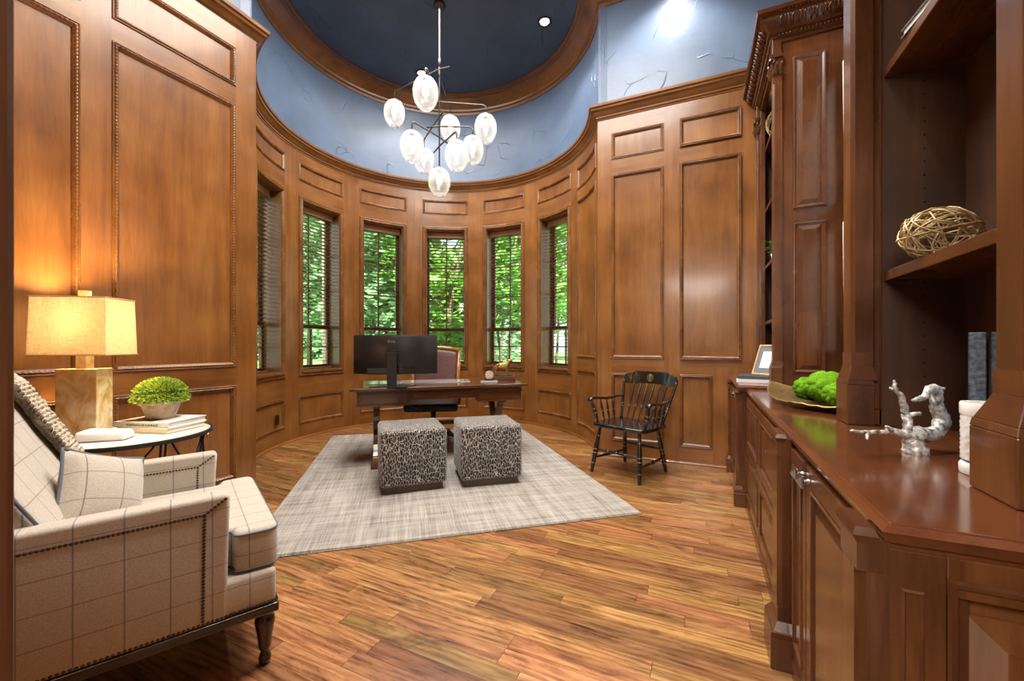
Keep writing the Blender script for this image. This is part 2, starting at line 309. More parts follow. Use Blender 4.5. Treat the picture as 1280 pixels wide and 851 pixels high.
    def sweep(s, path, prof, closedprof=True):          # path 2D, prof (offset to the left, z), mitred
        n = len(path); vs = []; m = len(prof)
        for i in range(n):
            a = Vector(path[max(0, i - 1)]); p = Vector(path[i]); b = Vector(path[min(n - 1, i + 1)])
            d1 = (p - a).normalized() if i else (b - p).normalized(); d2 = (b - p).normalized() if i < n - 1 else d1
            n1 = Vector((-d1.y, d1.x)); n2 = Vector((-d2.y, d2.x)); mt = (n1 + n2).normalized(); k = 1 / max(.3, mt.dot(n1))
            vs += [(p.x + mt.x * o * k, p.y + mt.y * o * k, z) for o, z in prof]
        fs = [(i * m + j, i * m + (j + 1) % m, (i + 1) * m + (j + 1) % m, (i + 1) * m + j) for i in range(n - 1) for j in range(m if closedprof else m - 1)]
        if closedprof: fs += [tuple(range(m)), tuple((n - 1) * m + j for j in range(m - 1, -1, -1))]
        return s.add(vs, fs)
    def mesh(s, name, smooth=False, normals=True):
        me = bpy.data.meshes.new(name); me.from_pydata(s.v, [], s.f)
        if normals:
            bm = bmesh.new(); bm.from_mesh(me); bmesh.ops.recalc_face_normals(bm, faces=bm.faces); bm.to_mesh(me); bm.free()
        if smooth: me.polygons.foreach_set('use_smooth', [True] * len(me.polygons))
        me.update(); return me
    def build(s, name, mat, parent=None, label=None, smooth=False, bevel=0, seg=2, kind=None, normals=True, loc=None, auto=False):
        me = s.mesh(name, smooth or auto, normals); me.materials.append(mat)
        return place(name, me, parent, label, bevel, seg, kind, loc, auto)
def place(name, me, parent=None, label=None, bevel=0, seg=2, kind=None, loc=None, auto=False, rz=None):
    o = bpy.data.objects.new(name, me); COL.objects.link(o)
    if parent is not None: o.parent = parent
    if loc is not None: o.location = loc
    if rz is not None: o.rotation_euler = (0, 0, rz)
    if label: o['label'] = label
    if kind: o['kind'] = kind
    if bevel:
        b = o.modifiers.new('bevel', 'BEVEL'); b.width = bevel; b.segments = seg; b.limit_method = 'ANGLE'; b.angle_limit = R(35)
    if auto:
        e = o.modifiers.new('split', 'EDGE_SPLIT'); e.split_angle = R(38)
    return o
def tag(o, label, cat, group=None):
    o['label'] = label; o['category'] = cat
    if group: o['group'] = group
    return o
def thing(name, label, cat, loc=(0, 0, 0), rz=0, group=None):
    o = bpy.data.objects.new(name, None); o.empty_display_size = .05; COL.objects.link(o); o.location = loc; o.rotation_euler = (0, 0, rz); return tag(o, label, cat, group)
def setting(name, label=None):
    o = bpy.data.objects.new(name, None); COL.objects.link(o); o['kind'] = 'structure'
    if label: o['label'] = label
    return o
def skin(name, mat, verts, edges, radii, parent=None, sub=2, root=0):
    me = bpy.data.meshes.new(name); me.from_pydata(verts, edges, []); me.materials.append(mat)
    o = bpy.data.objects.new(name, me); COL.objects.link(o); o.parent = parent
    o.modifiers.new('skin', 'SKIN'); me.skin_vertices[0].data
    for i, r_ in enumerate(radii):
        sv = me.skin_vertices[0].data[i]; sv.radius = (r_, r_) if not isinstance(r_, tuple) else r_; sv.use_root = i == root
    m = o.modifiers.new('sub', 'SUBSURF'); m.levels = sub; m.render_levels = sub
    o.modifiers['skin'].use_smooth_shade = True; return o
def text(body, size, mat, parent, loc, rot, name='lettering', ext=.0006, align='CENTER'):
    c = bpy.data.curves.new(name, 'FONT'); c.body = body; c.size = size; c.extrude = ext; c.align_x = align; c.materials.append(mat)
    tmp = bpy.data.objects.new('tmp', c); COL.objects.link(tmp); bpy.context.view_layer.update()
    me = bpy.data.meshes.new_from_object(tmp.evaluated_get(bpy.context.evaluated_depsgraph_get())); bpy.data.objects.remove(tmp)
    o = bpy.data.objects.new(name, me); COL.objects.link(o); o.parent = parent; o.location = loc; o.rotation_euler = rot; return o
def copy_tree(o, parent=None):
    c = o.copy(); COL.objects.link(c); c.parent = parent
    for ch in o.children: copy_tree(ch, c)
    return c

# ------------------------------------------------------------------ room shell
CX, CY, RAD = -2.715, 3.84, 1.8
XL, YB, XR, YF = -3.18, 4.35, .90, .16
P2A = 16.5; P1A = 253.5
def cp(a, r=RAD): return (CX + r * cos(R(a)), CY + r * sin(R(a)))
def room_path(x_end=XR):
    return [(x_end, YB)] + [cp(P2A + (P1A - P2A) * i / 120) for i in range(121)] + [(XL, YF)]
mp_back = lambda s, z, d: (s, YB - d, z)
mp_left = lambda s, z, d: (XL + d, s, z)
mp_bay = lambda s, z, d: (CX + (RAD - d) * cos(R(s)), CY + (RAD - d) * sin(R(s)), z)
U_BAY = RAD * pi / 180
WTOP = 3.55
ROPE = (.0115, .0255, .0035, .021)
PROF = [(0, -.001), (0, .006), (.004, .009), (.008, .007), (.0105, .002), (.012, .004), (.016, .011), (.021, .011), (.025, .004), (.028, .001), (.033, -.003), (.036, -.012)]
FD = -.012
def panel_wall(wall, mp, s0, s1, cols, unit=1, n=lambda a: 1, step=.0055):
    """stiles, rails, recessed panels and rope mouldings; cols = [(sa, sb, [(za, zb, kind)])]"""
    edges = [s0] + [e for c in cols for e in c[:2]] + [s1]
    for k in range(0, len(edges), 2):
        a, b = edges[k], edges[k + 1]
        if b - a > 1e-4: MB().mbox(mp, a, b, 0, WTOP, FD - .004, 0, n(b - a)).build('stile', M_stile, wall)
    for sa, sb, rows in cols:
        z = 0
        for za, zb, kind in rows + [(WTOP, WTOP, None)]:
            if za - z > 1e-4: MB().mbox(mp, sa, sb, z, za, FD - .004, 0, n(sb - sa)).build('rail', M_rail, wall)
            z = zb
            if kind == 'panel':
                MB().mbox(mp, sa, sb, za, zb, FD - .006, FD, n(sb - sa)).build('panel', M_panel, wall)
                MB().frame(mp, (sa, sb, za, zb), PROF, unit, step, ROPE).build('panel_moulding', M_mould, wall, smooth=True)
            elif kind == 'hole':
                h = 9 ; c = (sa + sb) / 2
                for x0, x1 in ((sa, c - h), (c + h, sb)): MB().mbox(mp, x0, x1, za, zb, FD - .004, 0, n(x1 - x0)).build('window_stile', M_stile, wall)

wall_back = setting('wall_back'); wall_left = setting('wall_left'); wall_bay = setting('wall_bay')
MB().box(-.99, 1.1, YB + .014, YB + .25, 0, WTOP + .09).build('backing', M_sub, wall_back)
MB().box(XL - .25, XL - .014, -.1, 2.10, 0, WTOP + .09).build('backing', M_sub, wall_left)
P = 'panel'
panel_wall(wall_back, mp_back, -.99, XR, [(-.846, -.326, [(.165, .872, P), (1.02, 2.946, P), (3.10, 3.375, P)]), (-.182, .111, [(.165, .872, P)])], step=.0055)
# upper right panels are wider than the lower one: their own boards over the joint
MB().mbox(mp_back, -.182, XR, .95, 1.02, -.01, .0005).build('rail', M_rail, wall_back)
for za, zb in ((1.02, 2.946), (3.10, 3.375)):
    MB().mbox(mp_back, -.182, .348, za, zb, 0, .0012).build('panel', M_panel, wall_back)
    MB().frame(mp_back, (-.182, .348, za, zb), [(w, d + .0135) for w, d in PROF], 1, .0055, ROPE).build('panel_moulding', M_mould, wall_back, smooth=True)
panel_wall(wall_left, mp_left, YF, 2.10, [(.28, 1.092, [(.16, .861, P), (1.0, 2.977, P), (3.11, 3.40, P)]), (1.228, 1.945, [(.16, .861, P), (1.0, 2.977, P), (3.11, 3.40, P)])])
nb = lambda a: max(1, int(abs(a) / 1.5))
cols = [(22.3, 44, [(.16, .86, P), (1.0, 2.98, P), (3.12, 3.40, P)])]
for k in range(6): cols.append((60 + 30 * k - 11.2, 60 + 30 * k + 11.2, [(.18, .53, P), (.84, 2.93, 'hole'), (3.19, 3.41, P)]))
cols.append((226, 247.7, [(.16, .86, P), (1.0, 2.98, P), (3.12, 3.40, P)]))
panel_wall(wall_bay, mp_bay, P2A, P1A, cols, U_BAY, nb, .0075)
ed = [P2A]
for k in range(6): ed += [60 + 30 * k - 9, 60 + 30 * k + 9]
ed.append(P1A)
b = MB()
for k in range(0, len(ed), 2): b.mbox(mp_bay, ed[k], ed[k + 1], 0, WTOP + .1, -.26, FD - .004, nb(ed[k + 1] - ed[k]))
for k in range(6):
    for z0, z1 in ((0, .84), (2.93, WTOP + .1)): b.mbox(mp_bay, 51 + 30 * k, 69 + 30 * k, z0, z1, -.26, FD - .004, 12)
b.build('backing', M_sash, wall_bay)
# blue plaster above the wainscot
rp = room_path(1.0)
w_up = setting('wall_upper', 'slate blue trowelled plaster above the wood wainscot')
MB().sweep(rp[:2], [(-.03, WTOP), (-.03, CEIL + .05), (-.2, CEIL + .05), (-.2, WTOP)]).build('plaster_back', M_blue, w_up)
MB().sweep(rp[1:-1], [(-.03, WTOP), (-.03, CEIL + .05), (-.2, CEIL + .05), (-.2, WTOP)]).build('plaster_bay', M_blue, w_up, auto=True)
MB().sweep(rp[-2:], [(-.03, WTOP), (-.03, CEIL + .05), (-.2, CEIL + .05), (-.2, WTOP)]).build('plaster_left', M_blue, w_up)
# wainscot crown, ceiling cornice, shoe moulding
CROWN = [(-.05, 3.535), (.006, 3.535), (.010, 3.552), (.020, 3.556), (.022, 3.572), (.034, 3.580), (.046, 3.598), (.066, 3.618), (.074, 3.622), (.078, 3.640), (.092, 3.648), (.095, 3.672), (-.05, 3.675)]
def trim(n, prof, path, mat, label=None):
    o = MB().sweep(path, prof).build('trim_%d' % n, mat, auto=True); o['kind'] = 'structure'
    if label: o['label'] = label
    return o
trim(1, CROWN, room_path(), M_mould2, 'stained wood crown moulding capping the wainscot')
CORN = [(-.04, 4.755), (-.018, 4.755), (-.012, 4.79), (.012, 4.80), (.018, 4.825), (.05, 4.845), (.075, 4.885), (.12, 4.915), (.128, 4.93), (.165, 4.938), (.172, 4.955), (.20, 4.962), (.205, 4.99), (-.04, 4.99)]
trim(2, CORN, rp, M_mould2, 'wide wood cornice ring under the turret ceiling')
o = MB().sweep(room_path(), [(-.01, -.01), (.022, -.01), (.022, .012), (.016, .02), (.004, .024), (-.01, .024)]).build('baseboard_bay', M_rail); o['kind'] = 'structure'

outline = [(XR + .15, -.05), (XR + .15, YB + .2)] + [cp(P2A + (P1A - P2A) * i / 60, RAD + .15) for i in range(61)] + [(XL - .2, 2.0), (XL - .2, -.05)]
o = MB().prism(outline, CEIL, CEIL + .12).build('ceiling', M_navy); o['kind'] = 'structure'
# other walls
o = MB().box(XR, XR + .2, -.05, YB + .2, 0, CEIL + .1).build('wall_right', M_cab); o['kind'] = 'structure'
wf = setting('wall_front')
MB().box(XL - .2, -.72, -.05, YF, 0, CEIL + .1).build('plaster_left', M_rail, wf); MB().box(.62, XR + .1, -.05, YF, 0, CEIL + .1).build('plaster_right', M_rail, wf); MB().box(-.72, .62, -.05, YF, 2.6, CEIL + .1).build('header', M_rail, wf)
dr = setting('door_1', 'dark wood doorway casing at the left edge, close to the camera')
for x0, x1 in ((-.72, -.607), (.49, .62)): MB().box(x0, x1, -.07, .163, 0, 2.6).build('jamb', M_jamb, dr, bevel=.006)
MB().box(-.72, .62, -.07, .163, 2.47, 2.6).build('jamb', M_jamb, dr, bevel=.006)
MB().box(-.76, -.68, .163, .178, 0, 2.6).build('casing', M_jamb, dr, bevel=.004)
hall = setting('wall_hall'); MB().box(-2.2, -2.1, -3.2, -.05, -.02, 2.9).box(1.7, 1.8, -3.2, -.05, -.02, 2.9).box(-2.2, 1.8, -3.3, -3.2, -.02, 2.9).box(-2.2, 1.8, -3.3, -.05, 2.9, 3.0).box(-2.2, 1.8, -3.3, -.05, -.12, -.02).build('plaster', M_hall, hall)

# ------------------------------------------------------------------ floor planks
floor = MB().prism(outline, -.06, -.016).build('floor', M_sub); floor['kind'] = 'structure'
def in_room(x, y):
    if XL - .02 < x < XR and .1 < y < YB + .02: return True
    return hypot(x - CX, y - CY) < RAD + .08
PW = .0826; planks = []; rnd = random.Random(11)
y = -.06
while y < 5.75:
    x = -4.7 - rnd.random() * .8
    while x < 1.0:
        L = rnd.choice((.45, .6, .75, .9, 1.1, 1.4)) * (.85 + .3 * rnd.random()); a, b_ = max(x, -4.7), min(x + L, 1.0); x += L
        if b_ - a < .05: continue
        # clip to the room with 5 cm steps
        k = [a + (b_ - a) * i / 24 for i in range(25)]
        ins = [q for q in k if (in_room(q, y + PW * .5) or (-2.1 < q < 1.0 and y < .16))]
        if len(ins) < 2: continue
        planks.append((min(ins), max(ins), y, y + PW))
    y += PW
mesh_unit = MB().box(0, 1, 0, 1, -1, 0).mesh('plank'); mesh_unit.materials.append(M_floor)
def vis(p):
    mx, my = (p[0] + p[1]) / 2, (p[2] + p[3]) / 2; f = -sin(YAW) * mx + cos(YAW) * my; r_ = cos(YAW) * mx + sin(YAW) * my
    if f < .7 or abs(r_) > f * 1.35: return -1
    if mx < -1.55 and my < 1.25 or mx > .45: return -1
    return (p[1] - p[0]) / f / f
planks.sort(key=vis, reverse=True)
for p in planks[:300]:
    o = place('plank', mesh_unit, floor); o.location = (p[0] + .0008, p[2] + .0006, -.0005 * rnd.random()); o.scale = (p[1] - p[0] - .0016, PW - .0012, .016)
rest = MB()
for p in planks[300:]: rest.box(p[0] + .0008, p[1] - .0008, p[2] + .0006, p[3] - .0006, -.016, -.0005 * rnd.random())
rest.build('plank_field', M_floor, floor, kind='stuff')

# ------------------------------------------------------------------ windows and blinds
def wmap(a, r0):
    n_ = (cos(R(a)), sin(R(a))); t_ = (-sin(R(a)), cos(R(a)))
    return lambda s, z, d: (CX + (r0 - d) * n_[0] - s * t_[0], CY + (r0 - d) * n_[1] - s * t_[1], z)
WN = ['rightmost', 'second from right', 'behind the brass dog', 'behind the desk chair', 'left of the monitor', 'leftmost']
W0, W1, WM = .845, 2.93, 1.40
slat_me = None
def window(i, a):
    w = setting('window_%d' % (6 - i))
    CP = [(-.04, .0), (-.04, .012), (-.03, .02), (-.02, .02), (-.014, .012), (-.01, .02), (-.003, .028), (.006, .028), (.012, .018), (.02, .012), (.026, 0), (.028, -.02)]
    MB().frame(mp_bay, (a - 9, a + 9, .84, 2.93), [(u - .028, d) for u, d in CP], U_BAY, .0075, (-.04, -.02, .003, .021)).build('casing', M_mould, w, smooth=True)
    # sill
    MB().mbox(mp_bay, a - 10.2, a + 10.2, .815, .845, -.2, .035, 14).build('sill', M_mould, w, bevel=.004)
    mp = wmap(a, 2.035); hw = .32
    for nm, z0, z1, d0, rows in (('upper_sash', WM - .02, W1, -.02, 3), ('lower_sash', W0, WM + .02, .018, 2)):
        s = MB().frame(mp, (-hw, hw, z0, z1), [(0, d0), (0, d0 + .035), (.045, d0 + .035), (.05, d0 + .028), (.05, d0), (0, d0)], 1, 9).build(nm, M_sash, w)
        ix0, ix1, iz0, iz1 = -hw + .05, hw - .05, z0 + .05, z1 - .05
        MB().mbox(mp, -.011, .011, iz0, iz1, d0 + .006, d0 + .03).build('muntin', M_sash, s)
        for k in range(1, rows): zc = iz0 + (iz1 - iz0) * k / rows; MB().mbox(mp, ix0, ix1, zc - .01, zc + .01, d0 + .006, d0 + .03).build('muntin', M_sash, s)
        for k in range(rows):
            for sx in (ix0, 0):
                zz = iz0 + (iz1 - iz0) * k / rows; MB().mbox(mp, sx, sx - ix0, zz, zz + (iz1 - iz0) / rows, d0 + .014, d0 + .017).build('pane', M_pane, s)
    return w
def blind(i, a):
    global slat_me
    r0 = 1.95; o = thing('window_blind', 'open wooden slat blind in the %s window' % ('leftmost', 'second from left', 'third from left, beside the monitor', 'fourth from left, above the desk chair', 'fifth from left, behind the brass dog', 'rightmost')[5 - i],
              'blind', (*cp(a, r0), W1), R(a) + pi / 2, 'wooden blinds in the bay windows')
    hw = .29
    MB().box(-hw, hw, -.02, .03, -.055, -.003).build('headrail', M_blind, o, bevel=.003)
    MB().box(-hw - .002, hw + .002, .034, .046, -.075, 0).build('valance', M_valance, o, bevel=.003)
    if slat_me is None: slat_me = MB().box(-hw, hw, -.0235, .0235, -.0014, .0014, T(rx=R(7))).mesh('slat'); slat_me.materials.append(M_blind)
    z = -.085
    while z > W0 - W1 + .03: place('slat', slat_me, o, loc=(0, .003, z)); z -= .0475
    MB().box(-hw, hw, -.024, .028, W0 - W1 + .004, W0 - W1 + .022).build('bottom_rail', M_blind, o, bevel=.003)
    for x in (-.2, .2):
        for yy in (-.024, .03): MB().tube([(x, yy, -.05), (x, yy, W0 - W1 + .02)], .0012, 5).build('ladder_cord', M_blind, o)
    MB().tube([(.255, .036, -.05), (.257, .037, -.9), (.256, .037, -1.35)], .0016, 5).lathe([(0, -1.40), (.007, -1.39), (.004, -1.35), (0, -1.34)], 8, T(.256, .037)).build('pull_cord', M_blind, o)
for i in range(6):
    window(i, 60 + 30 * i); blind(i, 60 + 30 * i)

# ------------------------------------------------------------------ outdoors
g = MB().prism([(-60, -15), (60, -15), (60, 90), (-60, 90)], -.6, -.45).build('ground', M_lawn); g['kind'] = 'structure'
def leafy(mb, c, rad, n, size, rr, squash=1, shellf=.55):
    for _ in range(n):
        th = rr.random() * 2 * pi; ph = math.acos(2 * rr.random() - 1); q = rad * (shellf + (1 - shellf) * rr.random() ** .5)
        p = Vector((c[0] + q * sin(ph) * cos(th), c[1] + q * sin(ph) * sin(th), c[2] + q * cos(ph) * squash))
        e = Matrix.Rotation(rr.random() * 6.3, 3, 'Z') @ Matrix.Rotation(rr.random() * 3.1, 3, 'X'); s_ = size * (.6 + .8 * rr.random())
        x = e @ Vector((s_, 0, 0)); y_ = e @ Vector((0, s_ * .55, 0)); mb.add([p - x, p - y_, p + x, p + y_], [(0, 1, 2, 3)])
def tree(px, dist, h, cr, mat, label, trunks=1, n=3000, flowers=0, seed=1, size=.11, low=.45):
    rr = random.Random(seed); u = (px - 640) / FPX; X = dist * (-sin(YAW) + cos(YAW) * u); Y = dist * (cos(YAW) + sin(YAW) * u)
    t = thing('tree', label, 'tree', (X, Y, -.45), 0)
    tb = MB(); fo = MB(); fl = MB()
    for k in range(trunks):
        a = 6.3 * k / max(1, trunks) + rr.random(); sp = .5 * cr if trunks > 1 else .15
        pts = [(.08 * cos(a), .08 * sin(a), 0)] + [(sp * q * cos(a + q), sp * q * sin(a + q), h * q * .8) for q in (.3, .6, 1)]
        tb.tube(pts, [.10 if trunks == 1 else .055, .08 if trunks == 1 else .045, .05, .02], 7)
        for q in range(3):
            z = h * (.4 + .13 * q); aa = a + 2 * q; tb.tube([(sp * .5 * cos(a + .5), sp * .5 * sin(a + .5), z), (cr * .6 * cos(aa), cr * .6 * sin(aa), z + .5)], [.03, .01], 5)
    m = 9
    for k in range(m):
        a = rr.random() * 6.3; q = cr * .6 * rr.random(); c = (q * cos(a), q * sin(a), h * (low + (1 - low) * rr.random()))
        leafy(fo, c, cr * .55, n // m, size, rr, .9, .3)
        if flowers: leafy(fl, (c[0] * 1.5, c[1] * 1.5, c[2] + .2), .25, flowers // m, .05, rr)
    tb.build('trunk', M_trunk, t, smooth=True); fo.build('foliage', mat, t, normals=False)
    if flowers: fl.build('blossom', M_flower, t, normals=False)
tree(385, 13, 6.5, 2.0, M_leaf2, 'dense dark green tree seen through the second window from the left', 1, 5200, seed=1)
tree(470, 10.5, 5.6, 1.55, M_leaf2, 'multi-stemmed tree filling the window above the monitor', 4, 5600, seed=2, low=.3)
tree(520, 16, 8, 2.8, M_leaf2, 'tall tree behind the pink blossom tree', 1, 5600, seed=3, low=.15, size=.16)
tree(560, 10, 5.6, 1.6, M_leaf1, 'bright green tree with pink blossom in the window above the desk chair', 4, 6400, 500, seed=4, low=.3)
tree(628, 12.5, 6.2, 1.75, M_leaf1, 'bright green small tree with slender stems behind the brass dog', 5, 5000, seed=5, low=.42)
tree(690, 14, 6.2, 1.7, M_leaf1, 'slim green tree seen through the rightmost window', 3, 3200, seed=6, low=.5)
tree(335, 11, 6, 1.8, M_leaf2, 'dark tree half hidden by the leftmost window blind', 1, 3800, seed=7)
for k, (px, d) in enumerate(((300, 42), (380, 46), (455, 40), (600, 44), (660, 50), (735, 42))):
    tree(px, d, 8.5 + k % 3, 5.0, M_leaf2, ('far tree line crown left of all windows', 'far tree across the lawn in the second window', 'far tree across the lawn left of the monitor', 'far tree across the lawn behind the dog', 'far tree across the lawn between the two right windows', 'far tree across the lawn right of all windows')[k], 1, 2600, seed=20 + k, size=.38, low=.1)
u = (411 - 640) / FPX; pc = thing('porch_column', 'pale brick column outside the second window from the left', 'column', (7.2 * (-sin(YAW) + cos(YAW) * u), 7.2 * (cos(YAW) + sin(YAW) * u), -.45), R(25))
bm_ = MB(); 
for k in range(48): bm_.box(-.08, .08, -.08, .08, k * .085, k * .085 + .075)
bm_.build('shaft', M_pale_brick, pc); MB().box(-.075, .075, -.075, .075, 0, 4.08).build('mortar', M_stone, pc)

# ------------------------------------------------------------------ ceiling lights and chandelier
def can(x, y, label, power=28):
    t = thing('recessed_light', label, 'ceiling light', (x, y, CEIL), 0, 'recessed ceiling lights')
    MB().shell([(.055, .0), (.056, -.006), (.085, -.009), (.088, 0), (.055, .0)], 28).build('trim_ring', M_bronze, t, smooth=True)
    MB().lathe([(.05, -.003), (.05, -.005)], 20).build('lens', M_can, t)
    lamp('spot_lamp', 'SPOT', (0, 0, -.02), power * 5, (1, .93, .84), size=.05, parent=t, spot_size=R(110), spot_blend=.6)
can(-3.56, 4.72, 'glaring recessed light in the turret ceiling above the chandelier globes'); can(-1.67, 4.57, 'glaring recessed light in the turret ceiling, right of the chandelier rod')
can(-.25, 3.95, 'recessed light close above the blue wall over the black chair', 34); can(-2.0, 1.5, 'added unseen recessed light above the left wall paneling', 14); can(-.6, 1.2, 'added unseen recessed light above the middle of the room'); can(-.25, 2.4, 'added unseen recessed light above the right cabinets')  # all but the first are unseen cans added to brighten the room

RX, RY = -2.655, 3.842
ch = thing('chandelier', 'nine-globe glass chandelier on a slim metal rod in the turret', 'chandelier', (RX, RY, 3.25))
MB().lathe([(.065, 1.73), (.065, 1.70), (.05, 1.69), (.012, 1.68)], 20).build('canopy', M_bronze, ch, smooth=True)
MB().tube([(0, 0, 1.7), (0, 0, -.08)], .008, 8).tube([(0, 0, 1.12), (0, 0, 1.03)], .0115, 8).build('rod', M_bronze, ch, smooth=True)
GL = [(-3.339, 3.896, 3.939), (-2.436, 3.292, 3.615), (-2.727, 3.453, 3.228), (-3.137, 4.206, 3.46), (-2.837, 4.343, 3.86), (-2.175, 4.042, 3.572), (-2.303, 3.647, 3.128), (-2.33, 4.02, 3.35), (RX, RY, 2.982)]
for i, (x, y, z) in enumerate(GL):
    x -= RX; y -= RY; z -= 3.25; top = z + .16
    if i < 8:
        d = Vector((x, y)); L = d.length; d.normalize(); za = top + .10; dz = .05 if i in (0, 1, 4, 5) else 0
        MB().tube([(-d.x * .14, -d.y * .14, za + dz - .02), (0, 0, za + dz), (x - d.x * .03, y - d.y * .03, za + .005), (x - d.x * .008, y - d.y * .008, za - .006), (x, y, za - .03), (x, y, top + .01)], .0085, 7).build('arm', M_bronze, ch, smooth=True)
    pr = [(.012, .158), (.05, .152), (.088, .125), (.114, .08), (.125, .03), (.122, -.03), (.104, -.085), (.078, -.125), (.058, -.148), (.05, -.152)]
    gb = MB().shell(pr + [(.047, -.149), (.056, -.142), (.076, -.12), (.101, -.082), (.119, -.03), (.122, .03), (.111, .077), (.086, .121), (.05, .148), (.012, .154)], 26, T(x, y, z)).build('glass_globe', M_globe, ch, smooth=True)
    MB().lathe([(.02, .175), (.024, .165), (.024, .11), (.014, .10), (.012, .09)], 14, T(x, y, z)).build('socket', M_bronze, gb, smooth=True)
    MB().lathe([(0, .10), (.012, .09), (.026, .05), (.031, .015), (.022, -.015), (0, -.026)], 14, T(x, y, z)).build('bulb', M_bulb, gb, smooth=True)

# ------------------------------------------------------------------ rug, desk, ottomans
rug = thing('area_rug', 'large pale woven beige rug under the desk and ottomans', 'rug', (-1.355 - .12, 3.36, 0), R(39.5))
e1 = Vector((cos(R(39.5)), sin(R(39.5)))); e2 = Vector((-e1.y, e1.x)); rc = Vector((-.375, 2.945)) - e1 * 1.22 + e2 * 1.54
rug.location = (rc.x, rc.y, .001)
MB().box(-1.22, 1.22, -1.54, 1.54, 0, .012).build('pile', M_rug, rug, bevel=.004)
fr = MB(); rr = random.Random(3)
for k in range(330):
    x = -1.22 + 2.44 * k / 329
    for s in (-1, 1): fr.tube([(x, s * 1.54, .006), (x + rr.uniform(-.003, .003), s * (1.54 + .012), .003)], .0028, 4)
fr.build('fringe', M_rug, rug, kind='stuff')

DA = R(42.6); fd = Vector((cos(DA), sin(DA))); bd = Vector((-fd.y, fd.x)); dc = Vector((-2.22, 3.301)) + bd * .42
desk = thing('writing_desk', 'dark wood writing desk with curved trestle legs standing on the rug', 'desk', (dc.x, dc.y, .013), DA)
DT = .757
MB().box(-.85, .85, -.42, .42, DT - .03, DT).build('desktop', M_desk, desk, bevel=.009, seg=3)
MB().box(-.80, .80, -.375, .375, DT - .045, DT - .03).build('top_moulding', M_desk, desk, bevel=.004)
ap = MB()
for sy in (-1, 1):
    y0, y1 = (-.37, -.345) if sy < 0 else (.345, .37)
    poly = [(-.79, .59), (-.34, .59), (-.32, .60), (-.30, .63), (.30, .63), (.32, .60), (.34, .59), (.79, .59), (.79, .712), (-.79, .712)]
    ap.prism([(x, z) for x, z in poly], 0, .025, Matrix(((1, 0, 0, 0), (0, 0, 1, y0), (0, 1, 0, 0), (0, 0, 0, 1))))
ap.box(-.79, -.765, -.345, .345, .59, .712).box(.765, .79, -.345, .345, .59, .712).build('apron', M_desk, desk, bevel=.002)
for x0, x1, z0 in ((-.775, -.35, .605), (-.29, .29, .64), (.35, .775, .605)):
    dwr = MB().box(x0, x1, -.378, -.369, z0, .70).build('drawer_front', M_desk, desk, bevel=.003)
for a_ in ((-.80, -.33, -.382, -.34), (.33, .80, -.382, -.34), (-.80, -.76, -.34, .38), (.76, .80, -.34, .38)): MB().box(*a_, .583, .597).build('apron_bead', M_desk, desk, bevel=.003)
for sx in (-.62, .62):
    for sy in (-1, 1):
        c = []
        for k in range(13):
            q = k / 12; c.append((sy * (.10 + .17 * (2 * q - 1) ** 2 + (.03 if q < .5 else 0)), .06 + .53 * q))
        lg = MB(); w = .055
        for a_, b_ in zip(c, c[1:]):
            lg.add([(sx + dx, a_[0] + dy, a_[1]) for dx, dy in ((-.03, -w / 2), (.03, -w / 2), (.03, w / 2), (-.03, w / 2))] + [(sx + dx, b_[0] + dy, b_[1]) for dx, dy in ((-.03, -w / 2), (.03, -w / 2), (.03, w / 2), (-.03, w / 2))],
                   [(0, 1, 5, 4), (1, 2, 6, 5), (2, 3, 7, 6), (3, 0, 4, 7)] + ([(0, 3, 2, 1)] if a_ is c[0] else []) + ([(4, 5, 6, 7)] if b_ is c[-1] else []))
        l = lg.build('leg', M_desk, desk)
        MB().box(sx - .05, sx + .05, sy * .29 - .075, sy * .29 + .075, 0, .035).box(sx - .042, sx + .042, sy * .29 - .06, sy * .29 + .06, .035, .062).taper(.062, .10, (.04, .05), (.034, .036), (sx, sy * .285)).build('foot', M_desk, l, bevel=.004)
    MB().box(sx - .028, sx + .028, -.12, .12, .30, .36).box(sx - .035, sx + .035, -.30, .30, .555, .592).build('trestle_block', M_desk, desk, bevel=.005)
MB().box(-.60, .60, -.02, .02, .31, .35).build('stretcher', M_desk, desk, bevel=.004)

def ottoman(x, y, a, label):
    t = thing('cube_ottoman', label, 'ottoman', (x, y, .013), a, 'patterned cube ottomans')
    MB().box(-.225, .225, -.225, .225, 0, .06).build('plinth', M_plinth, t, bevel=.003)
    b_ = MB(); n = 6
    b_.box(-.255, .255, -.255, .255, .055, .49); body = b_.build('upholstered_body', M_spots, t, bevel=.03, seg=4, smooth=True)
    pts = lambda z, r: [(r * x_, r * y_, z) for x_, y_ in ((-.9, -1), (.9, -1), (1, -.9), (1, .9), (.9, 1), (-.9, 1), (-1, .9), (-1, -.9))]
    MB().tube(pts(.462, .253), .0045, 6, True).build('seam_piping', M_spots, t, smooth=True)
ottoman(-2.195, 2.765, R(45), 'black and cream spotted cube ottoman, left of the pair, under the monitor side')
ottoman(-1.70, 3.17, R(39.5), 'black and cream spotted cube ottoman, right of the pair, nearer the black chair')

